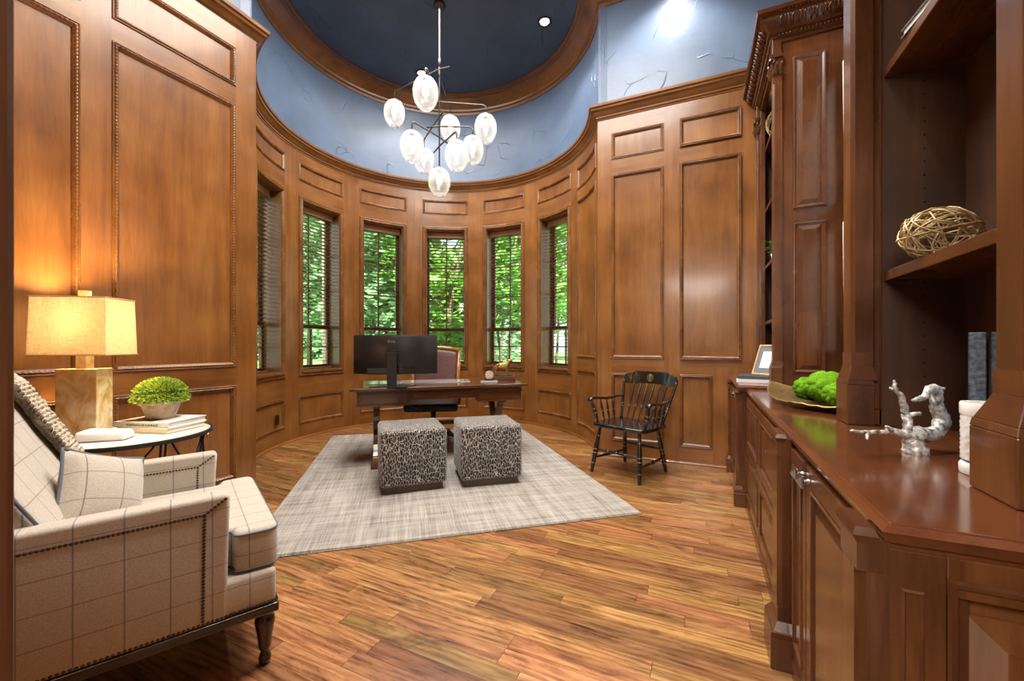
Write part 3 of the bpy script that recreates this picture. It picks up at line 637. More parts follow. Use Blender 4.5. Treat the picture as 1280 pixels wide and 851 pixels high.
# ------------------------------------------------------------------ things on the desk
zt = .013 + DT
mon = thing('computer_monitor', 'black curved ultrawide monitor seen from behind on the desk', 'monitor', (-2.655, 3.09, zt), R(29))
N = 20
def arc(x, extra=0): return .062 * 1.6 * (x / .4) ** 2 + extra
vs = []; fs = []
for k in range(N + 1):
    x = -.40 + .80 * k / N; e = 1 - (abs(x) / .40) ** 6; th = .012 + .028 * max(0, 1 - (abs(x) / .38) ** 4)
    yb = arc(x) - th; yf = arc(x) + .004
    vs += [(x, yf, .115), (x, yb + .012, .113), (x, yb, .14), (x, yb, .455), (x, yb + .012, .487), (x, yf, .485)]
for k in range(N):
    for j in range(6): fs.append((k * 6 + j, k * 6 + (j + 1) % 6, (k + 1) * 6 + (j + 1) % 6, (k + 1) * 6 + j))
fs += [tuple(range(6)), tuple(N * 6 + j for j in range(6))]
MB().add(vs, fs).build('rear_casing', M_plastic, mon, smooth=False, auto=True)
sv = []; 
for k in range(N + 1): x = -.395 + .79 * k / N; sv += [(x, arc(x) + .006, .12), (x, arc(x) + .006, .48)]
MB().add(sv, [(2 * k, 2 * k + 2, 2 * k + 3, 2 * k + 1) for k in range(N)]).build('screen', M_black, mon)
MB().box(-.045, .045, -.10, -.068, .0, .32).build('stand_column', M_plastic, mon, bevel=.004)
MB().box(-.05, .05, -.07, -.03, .24, .34).box(.0, .10, -.045, -.03, .17, .20).build('mount', M_black, mon, bevel=.003)
MB().prism([(-.20, -.13), (.12, -.17), (.21, .03), (-.10, .07)], 0, .008).build('base_plate', M_plastic, mon, bevel=.002)
MB().box(-.24, .20, -.043, -.030, .125, .175).build('port_recess', M_black, mon)
MB().box(-.397, -.385, .068, .078, .16, .24).build('port_slot', M_black, mon)
lg = MB().tube([(-.038 + .011 * cos(t_ / 16 * 2 * pi), -.0405, 0.425 + .011 * sin(t_ / 16 * 2 * pi)) for t_ in range(16)], .0016, 5, True).tube([(-.038, -.0405, .431), (-.038, -.0405, .420), (-.031, -.0405, .420)], .0012, 4).build('logo_circle', M_logo, mon)
text('LG', .03, M_logo, mon, (.002, -.0405, .414), (pi / 2, 0, 0))
cb = thing('monitor_cable', 'thin dark cable hanging over the front edge of the desk', 'cable', (0, 0, 0))
q0 = Vector((-2.66, 3.02)); q1 = Vector((-2.51, 3.01)); 
def dl(u_, v_): p_ = dc + fd * u_ + bd * v_; return (p_.x, p_.y)
MB().tube([(*dl(-.45, -.12), zt + .05), (*dl(-.46, -.25), zt + .004), (*dl(-.455, -.38), zt + .004), (*dl(-.45, -.428), zt - .003), (*dl(-.44, -.432), zt - .05), (*dl(-.36, -.43), zt - .14), (*dl(-.30, -.42), .58), (*dl(-.26, -.36), .555), (*dl(-.2, -.2), .57)], .003, 6).build('cord', M_plastic, cb, smooth=True)
pad = thing('desk_pad', 'pale glass desk pad lying across the desk', 'desk pad', (*dl(-.1, .12), zt), DA)
MB().prism([(-.62, -.20), (.42, -.20), (.46, .12), (-.55, .14)], 0, .006).build('sheet', M_deskglass, pad, bevel=.001)
cs = thing('agate_coaster', 'round pinkish stone slice propped on a clear block on the desk', 'ornament', (*dl(.52, -.12), zt), R(25))
MB().box(-.09, .09, -.05, .05, 0, .012).build('glass_tray', M_deskglass, cs, bevel=.002); MB().box(-.05, .05, -.02, .02, .012, .03).build('rest', M_darkwood, cs, bevel=.002)
MB().lathe([(.043, -.006), (.045, 0), (.043, .006)], 22, T(0, 0, .072) @ Matrix.Rotation(pi / 2, 4, 'X')).build('stone_slice', M_pink, cs, bevel=.001)
def book(name, label, loc, rz, w, d, h, cover, group, page=M_paper, sp=None):
    t = thing(name, label, 'book', loc, rz, group); c_ = .0035
    cv = MB().box(-w / 2, w / 2, -d / 2, d / 2, 0, c_).box(-w / 2, w / 2, -d / 2, d / 2, h - c_, h).box(-w / 2, w / 2, -d / 2, -d / 2 + c_, c_, h - c_).build('cover', cover, t, bevel=.001)
    MB().box(-w / 2 + .005, w / 2 - .005, -d / 2 + c_, d / 2 - .006, c_, h - c_).build('page_block', page, t); return t
book('book', 'brown book at the bottom of the small stack under the dog', (*dl(.70, -.02), zt), DA + R(-16), .27, .20, .026, M_desk, 'desk book stack', M_paper)
book('book', 'dark book on top of the small stack under the dog', (*dl(.71, -.02), zt + .026), DA + R(-16), .24, .18, .024, M_leather, 'desk book stack', M_paper)
dog = thing('dog_figurine', 'small antique gold standing dog statue on the desk books', 'figurine', (*dl(.70, -.02), zt + .051), R(22))
MB().box(-.11, .11, -.03, .03, 0, .010).build('base', M_darkwood, dog, bevel=.002)
DV = [(-.065, 0, .112), (-.02, 0, .112), (.035, 0, .115), (.062, 0, .14), (.078, 0, .172), (.112, 0, .166),
      (-.07, -.018, .085), (-.082, -.018, .05), (-.073, -.018, .014), (-.07, .018, .085), (-.095, .018, .05), (-.09, .018, .014),
      (.045, -.018, .075), (.048, -.018, .045), (.05, -.018, .014), (.045, .018, .075), (.06, .018, .045), (.064, .018, .014),
      (-.092, 0, .095), (-.108, 0, .06), (-.112, 0, .03)]
DE = [(0, 1), (1, 2), (2, 3), (3, 4), (4, 5), (0, 6), (6, 7), (7, 8), (0, 9), (9, 10), (10, 11), (2, 12), (12, 13), (13, 14), (2, 15), (15, 16), (16, 17), (0, 18), (18, 19), (19, 20)]
DR = [v * 1.3 for v in [.026, .024, .031, .022, .020, .010, .015, .008, .009, .015, .008, .009, .012, .008, .009, .012, .008, .009, .009, .007, .004]]
skin('body', M_brass, DV, DE, DR, dog, 2, 1)
for s in (-1, 1): MB().lathe([(0, -.012), (.008, -.006), (.007, .008), (0, .013)], 8, T(.074, s * .018, .168, 0, s * .3)).build('ear', M_brass, dog, smooth=True)

# ------------------------------------------------------------------ desk chair
dcx = Vector((-2.93, 4.07)); dch = thing('desk_chair', 'oxblood leather desk chair with honey wood frame behind the desk', 'chair', (dcx.x + .03, dcx.y, .013), DA + R(180 - 12))
# local +y = facing the desk, i.e. towards the camera
st = MB().box(-.30, .30, -.24, .36, .40, .49).build('seat', M_bleather, dch, bevel=.03, seg=4, smooth=True)
bk = MB()
def bslab(mb, hw0, hw1, z0, z1, y0, th, lean, n=8, crown=.03):
    vs = []; 
    for i in range(n + 1):
        q = i / n; z = z0 + (z1 - z0) * q; w = hw0 + (hw1 - hw0) * q
        for k in range(9):
            x = -w + 2 * w * k / 8; zz = z + (crown * (1 - (x / w) ** 2) if i == n else 0)
            vs += [(x, y0 - lean * q, zz), (x, y0 - lean * q - th, zz)]
    fs = []
    for i in range(n):
        for k in range(8):
            a = (i * 9 + k) * 2; b2 = ((i + 1) * 9 + k) * 2; fs += [(a, a + 2, b2 + 2, b2), (a + 1, b2 + 1, b2 + 3, a + 3)]
        a = i * 18; b2 = (i + 1) * 18; fs += [(a, b2, b2 + 1, a + 1), (a + 16, a + 17, b2 + 17, b2 + 16)]
    for k in range(8): fs += [(2 * k, 2 * k + 1, 2 * k + 3, 2 * k + 2), (n * 18 + 2 * k, n * 18 + 2 * k + 2, n * 18 + 2 * k + 3, n * 18 + 2 * k + 1)]
    return mb.add(vs, fs)
bslab(bk, .25, .275, .52, 1.05, -.235, .07, .13).build('back_cushion', M_leather, dch, bevel=.02, seg=3, smooth=True)
def P_(x, q): return (x, -.27 - .13 * q, .50 + .58 * q)
MB().tube([P_(-.27, 0), P_(-.285, .5), P_(-.30, 1)], .024, 8).build('back_post', M_honey, dch, smooth=True); MB().tube([P_(.27, 0), P_(.285, .5), P_(.30, 1)], .024, 8).build('back_post', M_honey, dch, smooth=True)
MB().tube([P_(-.305, .99), (-.15, -.405, 1.105), (0, -.408, 1.115), (.15, -.405, 1.105), P_(.305, .99)], .026, 8).build('crest_rail', M_honey, dch, smooth=True)
for s in (-1, 1):
    MB().tube([(s * .30, -.27, .70), (s * .33, -.1, .70), (s * .34, .12, .685), (s * .335, .2, .66)], .022, 8).build('arm', M_honey, dch, smooth=True)
    MB().tube([(s * .33, .12, .67), (s * .31, .08, .45)], .018, 8).build('arm_post', M_honey, dch, smooth=True)
MB().tube([(0, 0, .40), (0, 0, .10)], .03, 12).build('gas_column', M_plastic, dch, smooth=True); MB().box(-.1, .1, -.12, .12, .37, .40).build('mechanism', M_plastic, dch, bevel=.01)
for k in range(5):
    a = 2 * pi * k / 5 + .3; sp = MB().tube([(0, 0, .12), (.16 * cos(a), .16 * sin(a), .10), (.30 * cos(a), .30 * sin(a), .075)], [.032, .026, .02], 8).build('base_spoke', M_plastic, dch, smooth=True)
    MB().lathe([(.028, -.016), (.032, -.01), (.032, .01), (.028, .016)], 14, T(.31 * cos(a), .31 * sin(a), .033, a) @ Matrix.Rotation(pi / 2, 4, 'X')).build('caster', M_plastic, sp, smooth=True)

# ------------------------------------------------------------------ black spindle armchair
wc = thing('spindle_armchair', 'black lacquered spindle-back armchair with gold banding by the back wall', 'chair', (-.575, 3.875, 0), math.atan2(-.917, -.40) - pi / 2)
poly = [(-.275, .0), (-.27, .18), (-.25, .235), (-.1, .25), (0, .245), (.1, .25), (.25, .235), (.27, .18), (.275, 0), (.25, -.18), (.2, -.22), (-.2, -.22), (-.25, -.18)]
MB().prism(poly[::-1], .415, .45).build('seat', M_black, wc, bevel=.01, seg=3)
gb = MB()
def turned(p0, p1, r0, bulges, name, rings=(), n=9, parent=wc):
    P0, P1 = Vector(p0), Vector(p1); pts = []; rr_ = []
    for k in range(17):
        q = k / 16; pts.append(P0.lerp(P1, q)); rr_.append(r0 * (bulges(q) if bulges else 1))
    o = MB().tube(pts, rr_, n).build(name, M_black, parent, smooth=True)
    D = (P1 - P0).normalized() * .0016
    for q in rings: c_ = P0.lerp(P1, q); gb.tube([c_ - D, c_ + D], r0 * (bulges(q) if bulges else 1) + .0012, n)
    return o
legf = lambda q: .75 + .45 * sin(pi * min(1, q * 1.15)) - (.15 if .3 < q < .33 else 0)
LEG = [((-.20, .19, .42), (-.245, .265, 0)), ((.20, .19, .42), (.245, .265, 0)), ((-.17, -.16, .42), (-.215, -.235, 0)), ((.17, -.16, .42), (.215, -.235, 0))]
for a, b_ in LEG: turned(b_, a, .0185, legf, 'leg', (.2, .42, .5, .78))
at_ = lambda k, z: tuple(Vector(LEG[k][1]).lerp(Vector(LEG[k][0]), z / .42))
sf = lambda q: .6 + .7 * sin(pi * q)
turned(at_(0, .21), at_(1, .21), .010, sf, 'stretcher', (.3, .5, .7)); turned(at_(2, .21), at_(3, .21), .010, sf, 'stretcher'); turned(at_(0, .13), at_(2, .13), .011, sf, 'stretcher', (.4, .6)); turned(at_(1, .13), at_(3, .13), .011, sf, 'stretcher', (.4, .6))
CR = lambda x, q: (x * (1 + .16 * q), -.19 - .14 * q - .04 * (1 - (x / .22) ** 2) * q + .02, .45 + .33 * q)
for s in (-1, 1): turned(CR(s * .215, 0), CR(s * .235, 1.12), .014, None, 'back_post', (.3, .36))
for k in range(6):
    x = -.150 + .060 * k; turned(CR(x, 0), CR(x, 1.05), .0085, sf, 'back_spindle', (.33, .37))
vs = []; fs = []; N = 24
for k in range(N + 1):
    x = -.285 + .57 * k / N; e = abs(x) / .285; yb = -.31 - .045 * (1 - e * e)
    top = .905 - .008 * e * e - (.0 if e < .58 else .020 * min(1, (e - .58) / .10)) - (.045 * ((e - .86) / .14) ** 2 if e > .86 else 0)
    bot = .775 + .012 * (1 - e) + (.03 * ((e - .85) / .15) ** 2 if e > .85 else 0)
    vs += [(x, yb + .011, bot), (x, yb - .011, bot), (x, yb - .022, top), (x, yb, top)]
for k in range(N):
    for j in range(4): fs.append((k * 4 + j, k * 4 + (j + 1) % 4, (k + 1) * 4 + (j + 1) % 4, (k + 1) * 4 + j))
fs += [(0, 1, 2, 3), tuple(N * 4 + j for j in range(4))]
cr = MB().add(vs, fs).build('crest_rail', M_black, wc, bevel=.004, seg=2)
yc = -.35; sl = MB(); zc_ = .842
sl.tube([(.030 * cos(t_ / 24 * 2 * pi), yc + .012, zc_ + .034 * sin(t_ / 24 * 2 * pi)) for t_ in range(24)], .002, 5, True).tube([(.012 * cos(t_ / 16 * 2 * pi), yc + .012, zc_ + .026 * sin(t_ / 16 * 2 * pi)) for t_ in range(16)], .0018, 5, True).tube([(0, yc + .012, zc_ - .028), (0, yc + .012, zc_ + .028)], .003, 5)
for s in (-1, 1):
    for k in range(5): sl.tube([(s * .014, yc + .012, zc_ - .016 + .008 * k), (s * .024, yc + .012, zc_ - .018 + .009 * k)], .0012, 4)
sl.build('gold_seal', M_gold, cr, smooth=True)
for s in (-1, 1):
    MB().tube([(s * .245, -.24, .66), (s * .27, -.15, .655), (s * .285, -.02, .645), (s * .295, .1, .66), (s * .30, .19, .665), (s * .30, .235, .645)], [.015, .019, .021, .022, .027, .022], 10, flat=.62).build('arm', M_black, wc, smooth=True)
    turned((s * .245, .17, .45), (s * .295, .20, .645), .014, sf, 'arm_post', (.4, .6)); turned((s * .25, .06, .45), (s * .287, .07, .64), .0085, sf, 'arm_spindle', (.45,)); turned((s * .25, -.02, .45), (s * .283, -.02, .635), .0085, sf, 'arm_spindle', (.45,)); turned((s * .245, -.1, .45), (s * .275, -.11, .64), .0085, sf, 'arm_spindle', (.45,))
gb.build('gold_banding', M_band, wc, smooth=True)

# ------------------------------------------------------------------ plaid armchair
AX, AY, AR = -1.90, .83, math.atan2(.895, .445) - pi / 2
ac = thing('plaid_armchair', 'cream windowpane plaid armchair with nailhead trim and turned dark legs', 'chair', (AX, AY, 0), AR)
MB().box(-.375, .375, -.43, .375, .235, .362).build('seat_apron', M_plaid, ac, bevel=.018, seg=4, smooth=True)
MB().box(-.382, .382, -.435, .382, .204, .236).build('base_rail', M_darkwood, ac, bevel=.006, seg=3, smooth=True)
for s in (-1, 1):
    x0, x1 = (.30, .378) if s > 0 else (-.378, -.30)
    pr = [(-.43, .235), (.228, .235), (.229, .40), (.233, .56), (.238, .648), (.232, .660), (-.43, .655)]
    vs = [(x, y, z) for x in (x0, x1) for y, z in pr]; n = len(pr)
    MB().add(vs, [tuple(range(n)), tuple(range(n, 2 * n))] + [(i, (i + 1) % n, n + (i + 1) % n, n + i) for i in range(n)]).build('arm', M_plaid, ac, bevel=.016, seg=4, smooth=True)
def rounded(poly, r, n=5):
    out = []
    for i, p in enumerate(poly):
        p = Vector(p); a = Vector(poly[i - 1]) - p; b_ = Vector(poly[(i + 1) % len(poly)]) - p; k = min(r, a.length * .45, b_.length * .45); a = p + a.normalized() * k; b_ = p + b_.normalized() * k
        for j in range(n + 1): q = j / n; v = a * (1 - q) ** 2 + p * 2 * q * (1 - q) + b_ * q * q; out.append((v.x, v.y))
    return out
cus = [(-.293, -.22), (.293, -.22), (.293, .250), (.355, .250), (.365, .385), (-.365, .385), (-.355, .250), (-.293, .250)]
cus = rounded(cus, .045)
cu = MB().prism(cus, .362, .512).build('seat_cushion', M_plaid, ac, bevel=.03, seg=5, smooth=True)
for z in (.374, .498): MB().tube([(x * .996, y * .996, z) for x, y in cus], .0042, 6, True).build('piping', M_pipe, cu, smooth=True)
bslab(MB(), .300, .33, .36, 1.0, -.055, .13, .335, 10, .02).build('backrest', M_plaid, ac, bevel=.03, seg=4, smooth=True)
MB().tube([(s_ * (.30 + .03 * q), -.06 - .335 * q, .36 + .64 * q) for s_, q in [(1, .2), (1, .6), (1, .97)]], .005, 6).build('back_piping', M_pipe, ac, smooth=True)
def legprof(): return [(.013, .0), (.019, .008), (.021, .024), (.016, .038), (.013, .046), (.019, .056), (.021, .066), (.024, .10), (.030, .135), (.0335, .158), (.030, .172), (.022, .18), (.03, .188), (.034, .196), (.034, .205)]
for x in (-.325, .325):
    MB().lathe(legprof(), 20, T(x, .345)).build('leg', M_darkwood, ac, smooth=True); MB().taper(0, .21, (.015, .015), (.022, .022), (x, -.39)).build('leg', M_darkwood, ac, bevel=.003)
nl = MB()
def nails(pts, nx, gap=.0108, r=.0056):
    for a, b_ in zip(pts, pts[1:]):
        A, B = Vector(a), Vector(b_); L = (B - A).length; k = max(1, int(L / gap))
        for i in range(k):
            p = A.lerp(B, i / k); N_ = Vector(nx); U = N_.orthogonal().normalized(); V = N_.cross(U); ring = [p + (U * cos(q * pi / 3) + V * sin(q * pi / 3)) * r for q in range(6)]; r2 = [p + N_ * r * .55 + (U * cos(q * pi / 3) + V * sin(q * pi / 3)) * r * .55 for q in range(6)]
            nl.add(ring + r2, [(q, (q + 1) % 6, 6 + (q + 1) % 6, 6 + q) for q in range(6)] + [tuple(range(6, 12))])
for x, nx in ((.379, 1), (-.301, 1)):
    nails([(x, -.43, .600), (x, .165, .605), (x, .232, .652)], (nx, 0, 0)); nails([(x, .165, .60), (x, .160, .245)], (nx, 0, 0))
nails([(.377, -.43, .246), (.377, .375, .246)], (1, 0, 0), .0125); nails([(.37, .377, .246), (-.37, .377, .246)], (0, 1, 0), .0125)
nl.build('nailhead_trim', M_nail, ac, kind='stuff', smooth=True)

def pillow_mb(w, h, t, n=14):
    mb = MB(); vs = []
    for side in (1, -1):
        for i in range(n + 1):
            for j in range(n + 1):
                u_, v_ = -1 + 2 * i / n, -1 + 2 * j / n; b_ = max(0, (1 - u_ ** 2) * (1 - v_ ** 2)) ** .42
                vs.append((w / 2 * u_ * (1 - .07 * (1 - v_ * v_) * u_ * u_), side * t / 2 * b_, h / 2 * v_ * (1 - .09 * (1 - u_ * u_) * v_ * v_)))
    m = (n + 1) ** 2; fs = []
    for sd in (0, 1):
        for i in range(n):
            for j in range(n):
                a = sd * m + i * (n + 1) + j; f = (a, a + n + 1, a + n + 2, a + 1); fs.append(f if sd else f[::-1])
    mb.add(vs, fs); edge = [(i, 0) for i in range(n)] + [(n, j) for j in range(n)] + [(i, n) for i in range(n, 0, -1)] + [(0, j) for j in range(n, 0, -1)]
    return mb, [vs[i * (n + 1) + j] for i, j in edge]
def chair_pt(x, y, z): return (AX + x * cos(AR) - y * sin(AR), AY + x * sin(AR) + y * cos(AR), z)
pw = thing('lumbar_pillow', 'small plaid pillow with blue-grey piping leaning in the armchair', 'pillow', chair_pt(.01, -.115, .640), AR + R(10)); pw.rotation_euler = (R(24), R(-22), AR - R(52))
mb, edge = pillow_mb(.27, .29, .14); mb.build('filling', M_plaid, pw, smooth=True); MB().tube(edge, .0055, 6, True).build('piping', M_pipe, pw, smooth=True)
th = thing('knit_throw', 'chunky cream and brown throw draped over the back of the armchair', 'throw', (AX, AY, 0), AR)
def back_pt(x, q, o): return (x, -.055 - .335 * q + .886 * o, .36 + .64 * q + .46 * o)
vs = []; fs = []; NX, NQ = 9, 44; rr = random.Random(5)
for j in range(NQ + 1):
    for i in range(NX + 1):
        x = -.358 + .175 * i / NX + .006 * sin(j * .7); q = .22 + .80 * j / 30 if j <= 30 else 1.02
        bump = .026 + .008 * sin(j * 2.1) * cos(i * 1.9) + rr.uniform(-.002, .002)
        if j <= 30: vs.append(back_pt(x, q, bump))
        else:
            k = j - 30; p = back_pt(x, 1.02, .026); ang = min(k / 5, 1) * pi * .75; yy = -.155 * min(k / 6, 1); zz = .03 * sin(min(k / 6, 1) * pi) - max(0, k - 6) * .045
            vs.append((p[0], p[1] + yy, p[2] + zz + .012))
for j in range(NQ):
    for i in range(NX): a = j * (NX + 1) + i; fs.append((a, a + 1, a + NX + 2, a + NX + 1))
o = MB().add(vs, fs).build('wool_cloth', M_throw, th, smooth=True); md = o.modifiers.new('thick', 'SOLIDIFY'); md.thickness = .022; md.offset = 0
yn = MB()
for j in range(34):
    q = .22 + .80 * j / 34; 
    for i in range(9): x = -.352 + .0185 * i + rr.uniform(-.003, .003); yn.tube([back_pt(x, q + .006 * (i % 2), .036), back_pt(x + .009, q + .012, .040), back_pt(x + .018, q + .006 * (i % 2), .036)], .0044, 5)
yn.build('raised_stitches', M_throw, th, kind='stuff', smooth=True)

# ------------------------------------------------------------------ side table and what stands on it
TX, TY, TZ, TR = -2.705, 1.125, .70, .34
tb = thing('side_table', 'round pale-topped side table with curved black iron legs', 'table', (TX, TY, 0), R(20))
MB().lathe([(0, .686), (TR - .008, .686), (TR - .008, .70), (0, .70)], 56).build('tabletop', M_stone, tb)
MB().shell([(TR - .008, .683), (TR + .004, .683), (TR + .006, .692), (TR + .003, .7025), (TR - .008, .7025), (TR - .008, .683)], 56).build('rim', M_iron, tb, smooth=False, auto=True)
MB().tube([(TR * .72 * cos(k / 32 * 2 * pi), TR * .72 * sin(k / 32 * 2 * pi), .16) for k in range(32)], .007, 8, True).build('lower_hoop', M_iron, tb, smooth=True)
for k in range(4):
    a = k * pi / 2 + .35; c_, s_ = cos(a), sin(a)
    lgm = MB()
    for o_ in (-.012, .012): lgm.tube([(c_ * (TR - .02) - s_ * o_, s_ * (TR - .02) + c_ * o_, .685), (c_ * (TR * .80) - s_ * o_, s_ * (TR * .80) + c_ * o_, .40), (c_ * TR * .73 - s_ * o_, s_ * TR * .73 + c_ * o_, .16), (c_ * TR * .95 - s_ * o_, s_ * TR * .95 + c_ * o_, 0.005)], .006, 7)
    lgm.build('leg', M_iron, tb, smooth=True)
    MB().lathe([(0, -.006), (.014, -.005), (.016, 0), (.012, .005), (.006, .004), (0, .008)], 14, T(c_ * (TR + .006), s_ * (TR + .006), .672, a) @ Matrix.Rotation(pi / 2, 4, 'Y')).build('rosette', M_brass, tb, smooth=True)
    for sg in (-1, 1):
        pts = []
        for q in range(9): f = q / 8; aa = a + sg * pi / 2 * f * .92; r_ = TR * (.93 - .2 * f); pts.append((r_ * cos(aa), r_ * sin(aa), .67 - .50 * f ** .7))
        MB().tube(pts, .006, 7).build('curved_brace', M_iron, tb, smooth=True)
LX, LY = -2.865 + .035, .968 + .02
tl = thing('table_lamp', 'honey onyx block lamp with a lit rectangular linen shade', 'lamp', (LX, LY, TZ + .002), R(34))
MB().box(-.095, .095, -.06, .06, 0, .018).build('foot', M_darkwood, tl, bevel=.002)
MB().box(-.088, .088, -.052, .052, .018, .345).build('onyx_block', M_onyx, tl, bevel=.003)
MB().box(-.024, .024, -.024, .024, .345, .425).build('neck', M_onyx, tl, bevel=.002); MB().tube([(0, 0, .42), (0, 0, .70)], .005, 8).build('harp_rod', M_brass, tl)
MB().box(-.018, .018, -.018, .018, .70, .738).build('finial', M_onyx, tl, bevel=.002)
sh = MB(); a0, a1 = (.165, .105), (.158, .098)
for (w0, d0, w1, d1) in ((a0[0], a0[1], a1[0], a1[1]), (a0[0] - .003, a0[1] - .003, a1[0] - .003, a1[1] - .003)):
    sh.add([(sx * w, sy * d, z) for z, w, d in ((.415, w0, d0), (.698, w1, d1)) for sx, sy in ((-1, -1), (1, -1), (1, 1), (-1, 1))], [(k, (k + 1) % 4, 4 + (k + 1) % 4, 4 + k) for k in range(4)])
shd = sh.build('lamp_shade', M_shade, tl, normals=False)
for z, w, d in ((.415, .166, .106), (.698, .159, .099)): MB().tube([(-w, -d, z), (w, -d, z), (w, d, z), (-w, d, z)], .0035, 5, True).build('shade_binding', M_oak, tl)
MB().lathe([(0, .50), (.02, .51), (.03, .545), (.028, .575), (.012, .61), (0, .612)], 14).build('bulb', M_lbulb, tl, smooth=True)
lamp('table_lamp_light', 'POINT', (0, 0, .64), 66, (1, .68, .32), size=.03, parent=tl)
MB().tube([(-.158, 0, .69), (.158, 0, .69)], .003, 5).build('spider_bar', M_brass, tl)
bk2 = book('book', 'pale book lying at the bottom of the pair under the potted boxwood', (-2.70, 1.262, TZ + .003), R(17), .30, .235, .026, M_cream, 'side table books')
bk1 = book('book', 'white coffee table book with grey spine lettering directly under the potted boxwood', (-2.715, 1.262, TZ + .029), R(19), .32, .24, .030, M_cover, 'side table books')
text('PORTRAITS OF COURAGE', .0155, M_iron, bk1, (.01, -.1206, .010), (pi / 2, 0, 0))
MB().box(-.13, .04, -.10, .08, .0301, .0306).build('cover_print', M_leather, bk1)
pb = thing('potted_boxwood', 'round trimmed boxwood in a limewashed clay pot on the books', 'plant', (-2.725, 1.262, TZ + .06), 0)
MB().lathe([(.058, 0), (.062, .004), (.088, .078), (.099, .080), (.104, .112), (.096, .114), (.090, .09), (.06, .088), (0, .088)], 30).build('pot', M_terra, pb, smooth=False, auto=True)
fo = MB(); rr = random.Random(9)
for _ in range(4200):
    th_ = rr.random() * 2 * pi; zz = rr.random() ** .8; r_ = sqrt(max(0, 1 - zz * zz)); q = .86 + .16 * rr.random()
    p = Vector((.125 * r_ * cos(th_) * q, .125 * r_ * sin(th_) * q, .105 + .115 * zz * q - .012 * (r_ > .9)))
    n_ = Vector((p.x, p.y, (p.z - .09))).normalized(); e = n_.orthogonal().normalized(); e = Matrix.Rotation(rr.random() * 6.3, 3, n_) @ e; f_ = (n_ * .75 + n_.cross(e) * .6).normalized()
    s_ = .0075; fo.add([p, p + f_ * s_ + e * s_ * .45, p + f_ * s_ * 1.9, p + f_ * s_ - e * s_ * .45], [(0, 1, 2, 3)])
fo.build('foliage', M_leaf3, pb, kind='stuff', normals=False)
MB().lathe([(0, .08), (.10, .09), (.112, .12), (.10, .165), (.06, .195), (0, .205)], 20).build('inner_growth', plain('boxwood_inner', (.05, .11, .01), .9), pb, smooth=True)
rt = thing('white_router', 'low white wedge-shaped device on the front of the side table', 'device', (-2.655, 1.0, TZ + .003), R(44))
vs = [(-.10, -.055, 0), (.10, -.06, 0), (.105, .05, 0), (-.095, .055, 0), (-.09, -.05, .048), (.095, -.045, .036), (.092, .045, .040), (-.085, .05, .052)]
MB().add(vs, [(0, 3, 2, 1), (4, 5, 6, 7), (0, 1, 5, 4), (1, 2, 6, 5), (2, 3, 7, 6), (3, 0, 4, 7)]).build('casing', M_wplastic, rt, bevel=.012, seg=4, smooth=True)
wo = thing('wall_outlet', 'dark outlet plate low on the curved wall at left', 'outlet', (*cp(204, RAD - FD * -1 + .0), .31), R(204))
MB().box(-.006, .0, -.035, .035, -.057, .057).build('plate', M_outlet, wo, bevel=.002)
for z in (-.022, .022): MB().box(-.009, -.005, -.016, .016, z - .014, z + .014).build('socket', M_black, wo, bevel=.002)

# ------------------------------------------------------------------ cabinets along the right wall
mpx = lambda X: (lambda s, z, d: (X - d, s, z))
mpy = lambda Y: (lambda s, z, d: (s, Y - d, z))
RP = [(0, 0), (0, .004), (.006, .006), (.010, .0), (.016, -.006), (.022, -.010)]
def rdoor(parent, name, mp, s0, s1, z0, z1, fw=.055, th=.02, mat=None, knob=None):
    mat = mat or M_cab
    d = MB().mbox(mp, s0, s0 + fw, z0, z1, 0, th).mbox(mp, s1 - fw, s1, z0, z1, 0, th).mbox(mp, s0 + fw, s1 - fw, z0, z0 + fw, 0, th).mbox(mp, s0 + fw, s1 - fw, z1 - fw, z1, 0, th).build(name, mat, parent, bevel=.0025)
    a = (s0 + fw, s1 - fw, z0 + fw, z1 - fw); k = min(.04, (a[1] - a[0]) * .28, (a[3] - a[2]) * .28)
    MB().frame(mp, a, [(0, th), (.003, th + .004), (.008, th + .003), (.011, th - .004), (.014, th - .010), (.014, 0)], 1, 9).build('panel_moulding', M_cabd, d)
    MB().mfrust(mp, (a[0] + .008, a[1] - .008, a[2] + .008, a[3] - .008), th - .012, (a[0] + .008 + k, a[1] - .008 - k, a[2] + .008 + k, a[3] - .008 - k), th - .001).build('raised_panel', mat, d)
    if knob:
        x, y, z = mp(knob[0], knob[1], th); x2, y2, z2 = mp(knob[0], knob[1], th + .03); ax = Vector((x2 - x, y2 - y, 0)).normalized()
        Mk = Matrix.Translation((x, y, z)) @ ax.to_track_quat('Z', 'Y').to_matrix().to_4x4()
        MB().lathe([(.009, 0), (.006, .006), (.006, .018)], 10, Mk).taper(.016, .022, (.019, .019), (.019, .019), M=Mk).taper(.022, .034, (.019, .019), (.002, .002), M=Mk).build('knob', M_chrome, d, bevel=.001)
    return d
